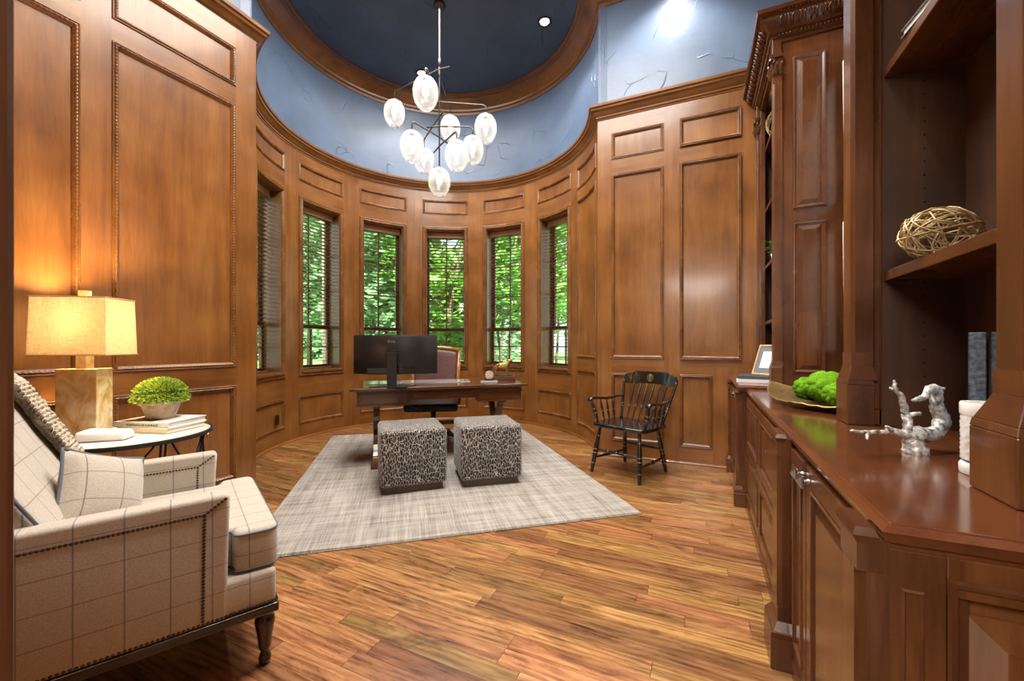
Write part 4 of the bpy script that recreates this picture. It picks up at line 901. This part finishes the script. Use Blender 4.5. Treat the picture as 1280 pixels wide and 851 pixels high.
def pilaster(parent, x0, y0, y1, z0, z1, depth, blk=.12, cap=True, ch=.014, name='pilaster', i=.014, mh=.05):
    """post with stop-chamfered edges on a stepped plinth, front towards -X"""
    x1 = x0 + depth
    p = MB().box(x0 - .0, x1, y0, y1, z0, z0 + blk).build(name, M_cab, parent, bevel=.003)
    MB().taper(z0 + blk, z0 + blk + .018, ((x1 - x0) / 2, (y1 - y0) / 2), ((x1 - x0) / 2 - .003, (y1 - y0) / 2 - .003), ((x0 + x1) / 2, (y0 + y1) / 2)).taper(z0 + blk + .018, z0 + blk + mh, ((x1 + i - x0) / 2 - .004, (y1 - y0) / 2 - .004), ((x1 + i - x0) / 2 - i, (y1 - y0) / 2 - i), ((x0 + x1 + i) / 2, (y0 + y1) / 2)).build('base_moulding', M_cabd, p, bevel=.002)
    a, b_, c_ = x0 + i, y0 + i, y1 - i; zz0, zz1 = z0 + blk + mh, z1 - (.02 if cap else 0)
    MB().box(a, x1, b_, c_, zz0, zz0 + .05).box(a, x1, b_, c_, zz1 - .06, zz1).prism([(a + ch, b_), (x1, b_), (x1, c_), (a + ch, c_), (a, c_ - ch), (a, b_ + ch)], zz0 + .05, zz1 - .06).build('shaft', M_cab, p)
    if cap: MB().taper(z1 - .034, z1 - .014, (depth / 2 - i - .002, (y1 - y0) / 2 - i - .002), (depth / 2 - i + .008, (y1 - y0) / 2 - i + .008), ((x0 + x1) / 2, (y0 + y1) / 2)).taper(z1 - .014, z1, (depth / 2 - i + .008, (y1 - y0) / 2 - i + .008), (depth / 2 - i + .002, (y1 - y0) / 2 - i + .002), ((x0 + x1) / 2, (y0 + y1) / 2)).build('cap', M_cabd, p)
    return p
def worktop(name, label, x0, x1, y0, y1, z):
    t = thing(name, label, 'worktop', (0, 0, 0))
    MB().box(x0 + .012, x1, y0 + .012, y1, z - .012, z).build('slab', M_top, t, bevel=.004, seg=3)
    pr = [(0, z - .045), (.006, z - .045), (.008, z - .036), (.014, z - .033), (.018, z - .024), (.02, z - .014), (.014, z - .008), (.010, z - .003), (0, z - .003)]
    MB().sweep([(x1, y0 + .02), (x0 + .02, y0 + .02), (x0 + .02, y1)], pr).build('edge_moulding', M_top, t, auto=True)
    MB().box(x0 + .02, x1, y0 + .02, y1, z - .045, z - .012).build('core', M_cab, t); return t
ZN, ZF = .856, .88
# near run: drawers and doors
XD = .315
bc = thing('base_cabinet', 'near base cabinet with drawers, two knobbed doors and a raised end panel', 'cabinet', (0, 0, 0), 0, 'base cabinets along the right wall')
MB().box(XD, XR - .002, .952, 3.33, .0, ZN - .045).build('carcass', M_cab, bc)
MB().sweep([(XR, .949), (XD - .005, .949), (XD - .005, 3.33)], [(0, 0), (.016, 0), (.016, .05), (.010, .06), (.006, .075), (0, .08)]).build('toe_moulding', M_cabd, bc)
PXb = .232
pilaster(bc, PXb, 1.735, 1.91, 0, ZN - .012, .07, .115, i=.024); pilaster(bc, PXb, .905, 1.045, 0, ZN - .012, .07, .115, i=.024)
mx = mpx(XD)
rdoor(bc, 'door', mx, 1.525, 1.75, .085, .80, .045, knob=(1.56, .76)); rdoor(bc, 'door', mx, 1.03, 1.515, .085, .80, .06, knob=(1.48, .76))
MB().mbox(mx, 1.5175, 1.5225, .085, .80, 0, .014).build('centre_stile', M_cabd, bc)
for a, b_ in ((1.905, 2.615), (2.625, 3.29)):
    for z0, z1 in ((.085, .435), (.445, .80)): rdoor(bc, 'drawer', mx, a, b_, z0, z1, .05)
me_ = mpy(.951)
MB().mbox(me_, .30, .378, 0, ZN - .045, 0, .018).mbox(me_, .378, XR - .01, .745, ZN - .045, 0, .018).mbox(me_, .378, XR - .01, 0, .15, 0, .018).mbox(me_, .85, XR - .01, .15, .745, 0, .018).build('end_frame', M_cab, bc, bevel=.002)
MB().frame(me_, (.378, .85, .15, .775), [(0, .019), (.004, .024), (.012, .022), (.018, .012), (.030, .008), (.036, .0)], 1, 9).build('panel_moulding', M_cabd, bc)
MB().mfrust(me_, (.408, .82, .18, .715), .002, (.452, .775, .225, .67), .016).build('raised_panel', M_cab, bc)
MB().frame(me_, (.318, .350, .06, .745), [(0, .0185), (.004, .022), (.010, .014), (.0155, .006)], 1, 9).build('chamfer_flute', M_cabd, bc)
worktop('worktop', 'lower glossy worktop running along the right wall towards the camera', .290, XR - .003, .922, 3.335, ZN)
# far unit
XF = .275
fc = thing('base_cabinet', 'far base cabinet against the back wall, slightly taller than its neighbour', 'cabinet', (0, 0, 0), 0, 'base cabinets along the right wall')
MB().box(XF, XR - .002, 3.36, YB - .003, 0, ZF - .045).build('carcass', M_cab, fc)
pilaster(fc, .222, 3.355, 3.475, 0, ZF - .045, .10, .10); pilaster(fc, .222, 4.23, YB - .004, 0, ZF - .045, .10, .10)
rdoor(fc, 'door', mpx(XF), 3.49, 3.85, .085, .80, .05, knob=(3.815, .765)); rdoor(fc, 'door', mpx(XF), 3.86, 4.215, .085, .80, .05, knob=(3.895, .765))
worktop('worktop', 'raised far worktop against the back wall holding the photo frame', .243, XR - .003, 3.305, YB - .003, ZF)

# bookcases
def shelf(parent, x0, x1, y0, y1, z, th=.038): return MB().box(x0, x1, y0, y1, z - th, z).build('shelf', M_cabh, parent, bevel=.003)
nbk = thing('bookcase', 'near open bookcase with dark interior at the right edge', 'bookcase', (0, 0, 0), 0, 'built-in bookcases')
XI, XBK, YA, YC = .63, .872, 2.03, 1.215
TOPZ = 3.46
pn = pilaster(nbk, .522, 2.0, 2.145, ZN + .001, TOPZ - .16, .085, .155, cap=False, ch=.012, i=.018, mh=.075)
pilaster(nbk, .543, 1.10, 1.252, ZN + .001, TOPZ - .16, .085, .135, cap=False, ch=.012, i=.026, mh=.075)
MB().box(.60, XI + .008, YA, 2.12, ZN + .001, TOPZ).box(.60, XI + .008, 1.12, YC, ZN + .001, TOPZ).build('face_stile', M_cab, nbk, bevel=.003)
MB().frame(mpy(YA - .0), (.608, XI + .006, ZN + .06, TOPZ - .2), [(0, .001), (.003, .005), (.006, .002), (.0075, 0)], 1, 9).build('stile_bead', M_cabd, nbk)
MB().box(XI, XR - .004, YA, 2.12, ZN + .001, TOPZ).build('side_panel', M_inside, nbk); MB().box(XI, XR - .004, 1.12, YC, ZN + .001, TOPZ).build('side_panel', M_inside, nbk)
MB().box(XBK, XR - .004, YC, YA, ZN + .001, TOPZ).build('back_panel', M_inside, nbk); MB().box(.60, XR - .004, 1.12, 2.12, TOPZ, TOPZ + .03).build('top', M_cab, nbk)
for z in (1.448, 2.226, 2.95): shelf(nbk, XI + .012, XBK, YC, YA, z)
pin = MB()
for k in range(40): pin.lathe([(0, 0), (.003, .0005), (.003, -.001)], 6, T(.76, YA - .0008, 1.0 + .05 * k) @ Matrix.Rotation(pi / 2, 4, 'X'))
pin.build('shelf_pin_holes', M_black, nbk, kind='stuff')
# far bookcase
fbk = thing('bookcase', 'far carved-corniced bookcase standing on the raised worktop', 'bookcase', (0, 0, 0), 0, 'built-in bookcases')
YN = 3.40; BX = .515
MB().box(BX, XR - .004, YN, YN + .03, ZF + .001, TOPZ - .05).build('side_panel', M_cab, fbk)
ms = mpy(YN)
def rpan(mp, s0, s1, z0, z1, par):
    MB().frame(mp, (s0, s1, z0, z1), [(0, .0), (.002, .010), (.010, .012), (.014, .008), (.022, .003), (.03, .0)], 1, 9).build('panel_moulding', M_cabd, par)
    MB().mfrust(mp, (s0 + .024, s1 - .024, z0 + .024, z1 - .024), .001, (s0 + .055, s1 - .055, z0 + .055, z1 - .055), .012).build('raised_panel', M_cab, par)
rpan(ms, .585, .775, 2.105, 3.16, fbk); rpan(ms, .585, .775, .97, 2.01, fbk)
pf = pilaster(fbk, .452, YN - .028, YN + .06, ZF + .001, TOPZ - .40, .07, .12, cap=False, ch=.010); pilaster(fbk, .452, YB - .10, YB - .004, ZF + .001, TOPZ - .40, .07, .12, cap=False, ch=.010)
MB().box(BX - .025, BX + .01, YN + .02, YN + .12, ZF + .001, TOPZ - .1).box(BX - .025, BX + .01, YB - .12, YB - .004, ZF + .001, TOPZ - .1).box(BX - .025, BX + .01, YN, YB - .004, TOPZ - .22, TOPZ - .05).build('face_frame', M_cab, fbk, bevel=.002)
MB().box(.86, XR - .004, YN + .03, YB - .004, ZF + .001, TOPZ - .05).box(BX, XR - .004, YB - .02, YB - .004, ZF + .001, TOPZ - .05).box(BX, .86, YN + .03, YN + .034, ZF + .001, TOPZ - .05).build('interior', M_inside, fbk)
for z in (1.37, 1.86, 2.36, 2.90): shelf(fbk, BX + .01, .86, YN + .03, YB - .02, z, .028)
def cornice(parent, path, zt, label='cornice'):
    z = zt - .18; pr = [(-.02, z - .0), (.012, z), (.014, z + .02), (.028, z + .026), (.034, z + .05), (.05, z + .056), (.062, z + .085), (.094, z + .125), (.102, z + .13), (.105, z + .148), (.128, z + .155), (.135, z + .178), (-.02, z + .18)]
    c = MB().sweep(path, pr).build(label, M_cabd, parent, auto=True)
    lf = MB(); bd_ = MB()
    for (ax, ay), (bx_, by) in zip(path, path[1:]):
        A, B = Vector((ax, ay)), Vector((bx_, by)); d = (B - A).normalized(); nrm = Vector((-d.y, d.x)); L = (B - A).length; k = int(L / .034)
        for i in range(k):
            p = A + d * (i + .5) * L / k
            q0 = p + nrm * .058; q1 = p + nrm * .100; tw = .010 * (1 if i % 2 else -1)
            lf.tube([(q0.x, q0.y, z + .076), ((q0.x + q1.x) / 2 + nrm.x * .006 + d.x * tw, (q0.y + q1.y) / 2 + nrm.y * .006 + d.y * tw, z + .105), (q1.x + nrm.x * .004, q1.y + nrm.y * .004, z + .127)], [.006, .0115, .005], 6)
            lf.tube([(q0.x + d.x * .014, q0.y + d.y * .014, z + .088), (q1.x + d.x * .014, q1.y + d.y * .014, z + .130)], [.004, .006], 5)
        k = int(L / .021)
        for i in range(k):
            p = A + d * (i + .5) * L / k + nrm * .033; bd_.lathe([(0, -.009), (.0075, -.004), (.0075, .004), (0, .009)], 7, T(p.x, p.y, z + .039))
            p = A + d * (i + .5) * L / k + nrm * .116; bd_.lathe([(0, -.007), (.007, -.003), (.007, .003), (0, .007)], 6, T(p.x, p.y, z + .150))
    lf.build('carved_leaves', M_cabd, c, kind='stuff', smooth=True); bd_.build('carved_beads', M_cabd, c, kind='stuff', smooth=True)
cornice(fbk, [(XR, YN), (BX - .025, YN), (BX - .025, YB - .003)], TOPZ)
cornice(nbk, [(XR, 1.10), (.545, 1.10), (.545, 2.14), (XR, 2.14)], TOPZ + .02)
def capital(parent, x0, x1, y0, y1, z0):
    cx_, cy_ = (x0 + x1) / 2, (y0 + y1) / 2; hx, hy = (x1 - x0) / 2, (y1 - y0) / 2; m = MB()
    m.taper(z0, z0 + .11, (hx - .012, hy - .012), (hx + .006, hy + .006), (cx_, cy_)); m.box(x0 - .018, x1, y0 - .014, y1 + .014, z0 + .11, z0 + .135)
    for fx in ((x0 + .008),):
        for k, yy in enumerate((y0, cy_, y1)):
            m.tube([(fx, yy, z0), (fx - .016, yy, z0 + .035), (fx - .030, yy, z0 + .055), (fx - .028, yy, z0 + .042)], [.011, .013, .009, .004], 6)
        for yy, s in ((y0, -1), (y1, 1)): m.tube([(fx - .01 - .013 * cos(q * .9), yy + s * .006, z0 + .092 + .015 * sin(q * .9)) for q in range(7)], [.009, .009, .008, .007, .006, .005, .004], 6)
    for xx in (x0 + .02, x1 - .01): m.tube([(xx, y0 + .004, z0), (xx, y0 - .014, z0 + .04), (xx, y0 - .028, z0 + .06), (xx, y0 - .026, z0 + .046)], [.010, .012, .009, .004], 6)
    m.build('carved_capital', M_cabd, parent, smooth=False)
capital(fbk, .462, .522, YN - .02, YN + .055, TOPZ - .40); capital(fbk, .462, .522, YB - .09, YB - .012, TOPZ - .40)
for a_ in ((YN - .02, YN + .055), (YB - .09, YB - .012)): MB().box(.462, BX, *a_, TOPZ - .265, TOPZ - .12).build('frieze_block', M_cab, fbk, bevel=.002)
# recess between the bookcases
rw = setting('trim_3', 'wood paneled recess between the two bookcases'); MB().box(XR - .03, XR - .001, 2.12, YN, ZN + .001, 4.1).build('recess_panel', M_cab, rw)
for z0, z1, l in ((1.12, 1.96, 'lower white canvas hung in the recess, mostly behind the near pilaster'), (2.15, 3.0, 'upper white canvas hung in the recess, mostly behind the near pilaster')):
    t = thing('wall_canvas', l, 'picture', (XR - .031, 2.85, z0), 0, 'white canvases in the recess'); t.rotation_euler = (0, R(-.7), 0)
    MB().box(-.020, -.002, -.5, .46, 0, z1 - z0).build('canvas', M_canvas, t, bevel=.002)

# ------------------------------------------------------------------ things on the cabinets
def wicker(label, loc, rz, a, b_, c_, n, seed, tilt=0):
    rr = random.Random(seed); t = thing('wicker_ball', label, 'ornament', loc, rz); m = MB()
    for k in range(n):
        ax = Vector((rr.gauss(0, 1), rr.gauss(0, 1), rr.gauss(0, 1))).normalized(); u_ = ax.orthogonal().normalized(); v_ = ax.cross(u_); off = rr.uniform(-.55, .55); q_ = sqrt(1 - off * off); ph = rr.random() * 6
        m.tube([tuple(((u_ * cos(i / 18 * 2 * pi) + v_ * sin(i / 18 * 2 * pi)) * q_ + ax * off)[j] * (a, b_, c_)[j] * (1 - .05 * (k % 3) + .02 * sin(3 * i / 18 * 2 * pi + ph)) for j in range(3)) for i in range(18)], .0024, 5, True)
    m.build('woven_vines', M_wicker, t, kind='stuff', smooth=True); return t
wicker('egg-shaped gilded vine ball on the near bookcase shelf', (.70, 1.775, 1.448 + .078), R(24), .112, .085, .083, 32, 4)
wicker('dark-shadowed vine ball high on the far bookcase shelf', (.63, 4.11, 2.90 + .15), 0, .12, .12, .15, 26, 8)
hp = thing('small_potted_plant', 'small green plant on a far bookcase shelf', 'plant', (.60, 4.12, 1.86)); MB().lathe([(.035, 0), (.05, .08), (.045, .08), (0, .07)], 14).build('pot', M_white, hp, smooth=True)
m = MB(); rr = random.Random(2)
for _ in range(160):
    a = rr.random() * 6.3; r_ = rr.random() * .09; p = Vector((r_ * cos(a), r_ * sin(a), .10 + .10 * rr.random())); x = Vector((cos(a), sin(a), rr.uniform(-.5, .5))) * .018; y_ = Vector((-sin(a), cos(a), 0)) * .009; m.add([p - x, p - y_, p + x, p + y_], [(0, 1, 2, 3)])
m.build('foliage', M_herb, hp, normals=False)
# upright books
def upbook(label, loc, rz, h, d, w, cover):
    t = thing('book', label, 'book', loc, rz, 'upright books in the near bookcase'); c_ = .004
    MB().box(-d / 2, d / 2, -w / 2, -w / 2 + c_, 0, h).box(-d / 2, d / 2, w / 2 - c_, w / 2, 0, h).box(-d / 2, -d / 2 + c_, -w / 2, w / 2, 0, h).build('cover', cover, t, bevel=.0015)
    MB().box(-d / 2 + c_, d / 2 - .006, -w / 2 + c_, w / 2 - c_, .004, h - .004).build('page_block', M_paper, t); return t
upbook('ornate blue-grey bound book standing left of the pair behind the white jar', (.727, 1.628, ZN + .001), R(64), .345, .15, .034, M_bluebook)
upbook('blue-grey ornate book standing right of the pair, beside the pilaster', (.766, 1.608, ZN + .001), R(64), .345, .15, .038, M_bluebook)
# book lying on upper shelf
book('book', 'pale blue book lying on the upper shelf of the near bookcase', (.735, 1.70, 2.227), R(96), .33, .17, .028, M_bluebook, 'upper shelf books')
# white jar
def jar(label, loc, r, h, seed):
    t = thing('ceramic_jar', label, 'jar', loc); n = 40; vs = []; prof = []
    MB().lathe([(0, 0), (r * 1.0, 0), (r * 1.02, .006), (r * 1.02, .022), (r * .94, .028), (r * .80, .030), (r * .80, .036), (0, .036)], 32).build('base_disc', M_white, t, auto=True)
    rr = random.Random(seed); m = MB(); rows = 26; vs = []
    for j in range(rows + 1):
        for i in range(48):
            q = r * (.96 + .032 * sin(i * 1.9 + 1.3 * sin(j * .8)) * sin(j * 1.25 + .9 * sin(i * .7))); z = .034 + (h - .062) * j / rows; vs.append((q * cos(i / 48 * 2 * pi), q * sin(i / 48 * 2 * pi), z))
    m.add(vs, [(j * 48 + i, j * 48 + (i + 1) % 48, (j + 1) * 48 + (i + 1) % 48, (j + 1) * 48 + i) for j in range(rows) for i in range(48)]).build('textured_body', M_white, t, smooth=True)
    MB().lathe([(0, h - .030), (r * .98, h - .030), (r * 1.0, h - .022), (r * 1.0, h - .004), (r * .97, h), (r * .86, h), (r * .84, h - .01), (0, h - .012)], 32).build('rim', M_white, t, auto=True)
    return t
jar('white textured ceramic jar nearest the near pilaster', (.633, 1.365, ZN + .001), .054, .172, 1)
jar('white ceramic jar just behind the first, only its rim showing', (.735, 1.40, ZN + .001), .050, .195, 2)
# driftwood sculpture
dw = thing('driftwood_sculpture', 'silver leafed driftwood branch sculpture on the near worktop', 'sculpture', (.565, 1.565, ZN + .001), YAW)
def dp(X, Y, v=0, s=.00076): return ((X - 182) * s, v, (575 - Y) * s)
def branch(mb, pts, rad, seed):
    rr = random.Random(seed); P = [Vector(dp(*p)) for p in pts]; out = []; ro = []
    for i in range(len(P) - 1):
        for k in range(5):
            q = k / 5; a, b_ = P[i], P[i + 1]; a0 = P[max(0, i - 1)]; b1 = P[min(len(P) - 1, i + 2)]
            p = .5 * ((2 * a) + (b_ - a0) * q + (2 * a0 - 5 * a + 4 * b_ - b1) * q * q + (3 * a - a0 - 3 * b_ + b1) * q ** 3)
            out.append(p + Vector([rr.uniform(-.0015, .0015) for _ in range(3)])); ro.append((rad[i] * (1 - q) + rad[i + 1] * q) * rr.uniform(.90, 1.10))
    out.append(P[-1]); ro.append(rad[-1]); mb.tube(out, ro, 10)
m = MB()
branch(m, [(185, 585, 0), (180, 540, 0), (178, 505, 0)], [.032, .027, .012], 1)
branch(m, [(150, 540, 0), (190, 505, 0), (245, 512, .01), (295, 500, .02), (325, 462, .03), (312, 415, .03), (288, 370, .02), (268, 335, .01), (235, 340, 0), (200, 366, -.01), (172, 370, -.015), (146, 374, -.02)], [.012, .023, .019, .018, .020, .017, .015, .015, .010, .008, .006, .003], 2)
branch(m, [(292, 372, .02), (283, 345, .01), (290, 328, 0)], [.014, .012, .005], 3); branch(m, [(262, 350, .01), (232, 340, -.005), (215, 348, -.01)], [.010, .008, .004], 9)
branch(m, [(240, 352, 0), (238, 380, -.01), (233, 408, -.01)], [.009, .007, .003], 4)
branch(m, [(152, 500, 0), (155, 462, 0), (160, 430, .01), (140, 395, 0), (118, 358, -.01), (97, 335, -.01), (92, 300, -.01)], [.013, .011, .010, .009, .007, .006, .003], 5); branch(m, [(160, 435, .01), (185, 430, 0), (206, 426, 0)], [.007, .006, .003], 6)
branch(m, [(97, 335, -.01), (86, 330, 0)], [.005, .003], 7)
branch(m, [(165, 515, 0), (125, 503, -.01), (80, 490, -.015), (30, 492, -.02), (-15, 492, -.02), (-95, 485, -.03)], [.016, .011, .008, .006, .006, .003], 8); branch(m, [(75, 492, -.015), (50, 476, -.03), (22, 466, -.04)], [.006, .005, .003], 10); branch(m, [(-20, 492, -.02), (-45, 505, -.04), (-55, 512, -.05)], [.005, .004, .003], 11)
branch(m, [(270, 515, .02), (282, 545, .05), (285, 576, .06)], [.014, .010, .009], 12)
m.build('branches', M_silver, dw, smooth=True)
# moss bowl
BR = R(-52)
bw = thing('leaf_bowl', 'shallow hammered gold leaf-shaped bowl with upturned tips on the worktop', 'bowl', (.605, 2.50, ZN + .001), math.atan2(2.78 - 2.22, .37 - .79))
vs = []; NB = 16; A_, B_ = .37, .19
def bz(u_, v_): return .006 + .082 * abs(u_) ** 2.6 + .022 * v_ * v_
for off in (0, -.006):
    for i in range(NB * 2 + 1):
        u_ = -1 + i / NB; wv = B_ * (1 - abs(u_) ** 2.2) ** .75 if abs(u_) < 1 else 0
        for j in range(13): v_ = -1 + j / 6; vs.append((A_ * u_, wv * v_ + .03 * (1 - u_ * u_), bz(u_, v_ * (1 - abs(u_) * .6)) - off + (.0025 * sin(i * 2.2) if abs(v_) == 1 else 0)))
fs = []; m_ = (2 * NB + 1) * 13
for L in (0, 1):
    for i in range(2 * NB):
        for j in range(12): a = L * m_ + i * 13 + j; fs.append((a, a + 1, a + 14, a + 13))
MB().add(vs, fs).build('dish', M_agold, bw, smooth=True)
rim = [vs[i * 13 + 12] for i in range(2 * NB + 1)] + [vs[i * 13] for i in range(2 * NB - 1, 0, -1)]
MB().tube([(x, y, z + .003) for x, y, z in rim], .0035, 6, True).build('bright_rim', M_gold, bw, smooth=True)
def mossball(label, loc, r, seed):
    t = None; bm = bmesh.new(); bmesh.ops.create_icosphere(bm, subdivisions=5, radius=1); rr = random.Random(seed)
    pts = [Vector((rr.gauss(0, 1), rr.gauss(0, 1), rr.gauss(0, 1))).normalized() for _ in range(30)]
    for v in bm.verts:
        n_ = v.co.normalized(); ds = sorted((n_ - p).length for p in pts)[:2]; g_ = ds[1] - ds[0]
        v.co = n_ * r * (.86 + .13 * min(1, g_ * 3.2) ** .5 + rr.uniform(-.006, .006)); v.co.z *= .9
    me = bpy.data.meshes.new('moss_ball'); bm.to_mesh(me); bm.free(); me.materials.append(M_moss); me.polygons.foreach_set('use_smooth', [True] * len(me.polygons))
    o = place('moss_ball', me, loc=loc); tag(o, label, 'ornament', 'moss balls in the gold bowl')
mossball('moss ball at the far left of the gold bowl', (.525, 2.66, ZN + .078), .070, 1); mossball('largest moss ball in the middle of the gold bowl', (.575, 2.52, ZN + .098), .094, 2); mossball('moss ball nearest the camera in the gold bowl, beside the pilaster', (.585, 2.33, ZN + .080), .074, 3)
# frame and books on the far worktop
pfm = thing('photo_frame', 'oak photo frame with grey mat leaning on the raised far worktop', 'picture frame', (.435, 3.67, ZF + .053), R(38)); pfm.rotation_euler = (R(-20), 0, R(-50))
MB().frame(lambda s, z, d: (s, -d, z), (-.095, .095, 0, .245), [(0, -.012), (0, .006), (.012, .006), (.012, -.012)], 1, 9).build('moulding', M_oak, pfm)
MB().box(-.085, .085, -.001, .004, .01, .235).build('mat_board', M_mat, pfm); MB().box(-.045, .045, -.003, -.001, .055, .19).build('print', M_cover, pfm)
MB().box(-.02, .02, .01, .014, .0, .2).build('easel_back', M_darkwood, pfm)
book('book', 'grey book at the bottom of the pair under the photo frame', (.405, 3.66, ZF + .001), R(-8), .27, .32, .026, M_cover, 'far worktop books'); book('book', 'dark-covered book on top of the pair under the photo frame', (.405, 3.67, ZF + .027), R(-6), .26, .31, .024, M_darkbook, 'far worktop books')
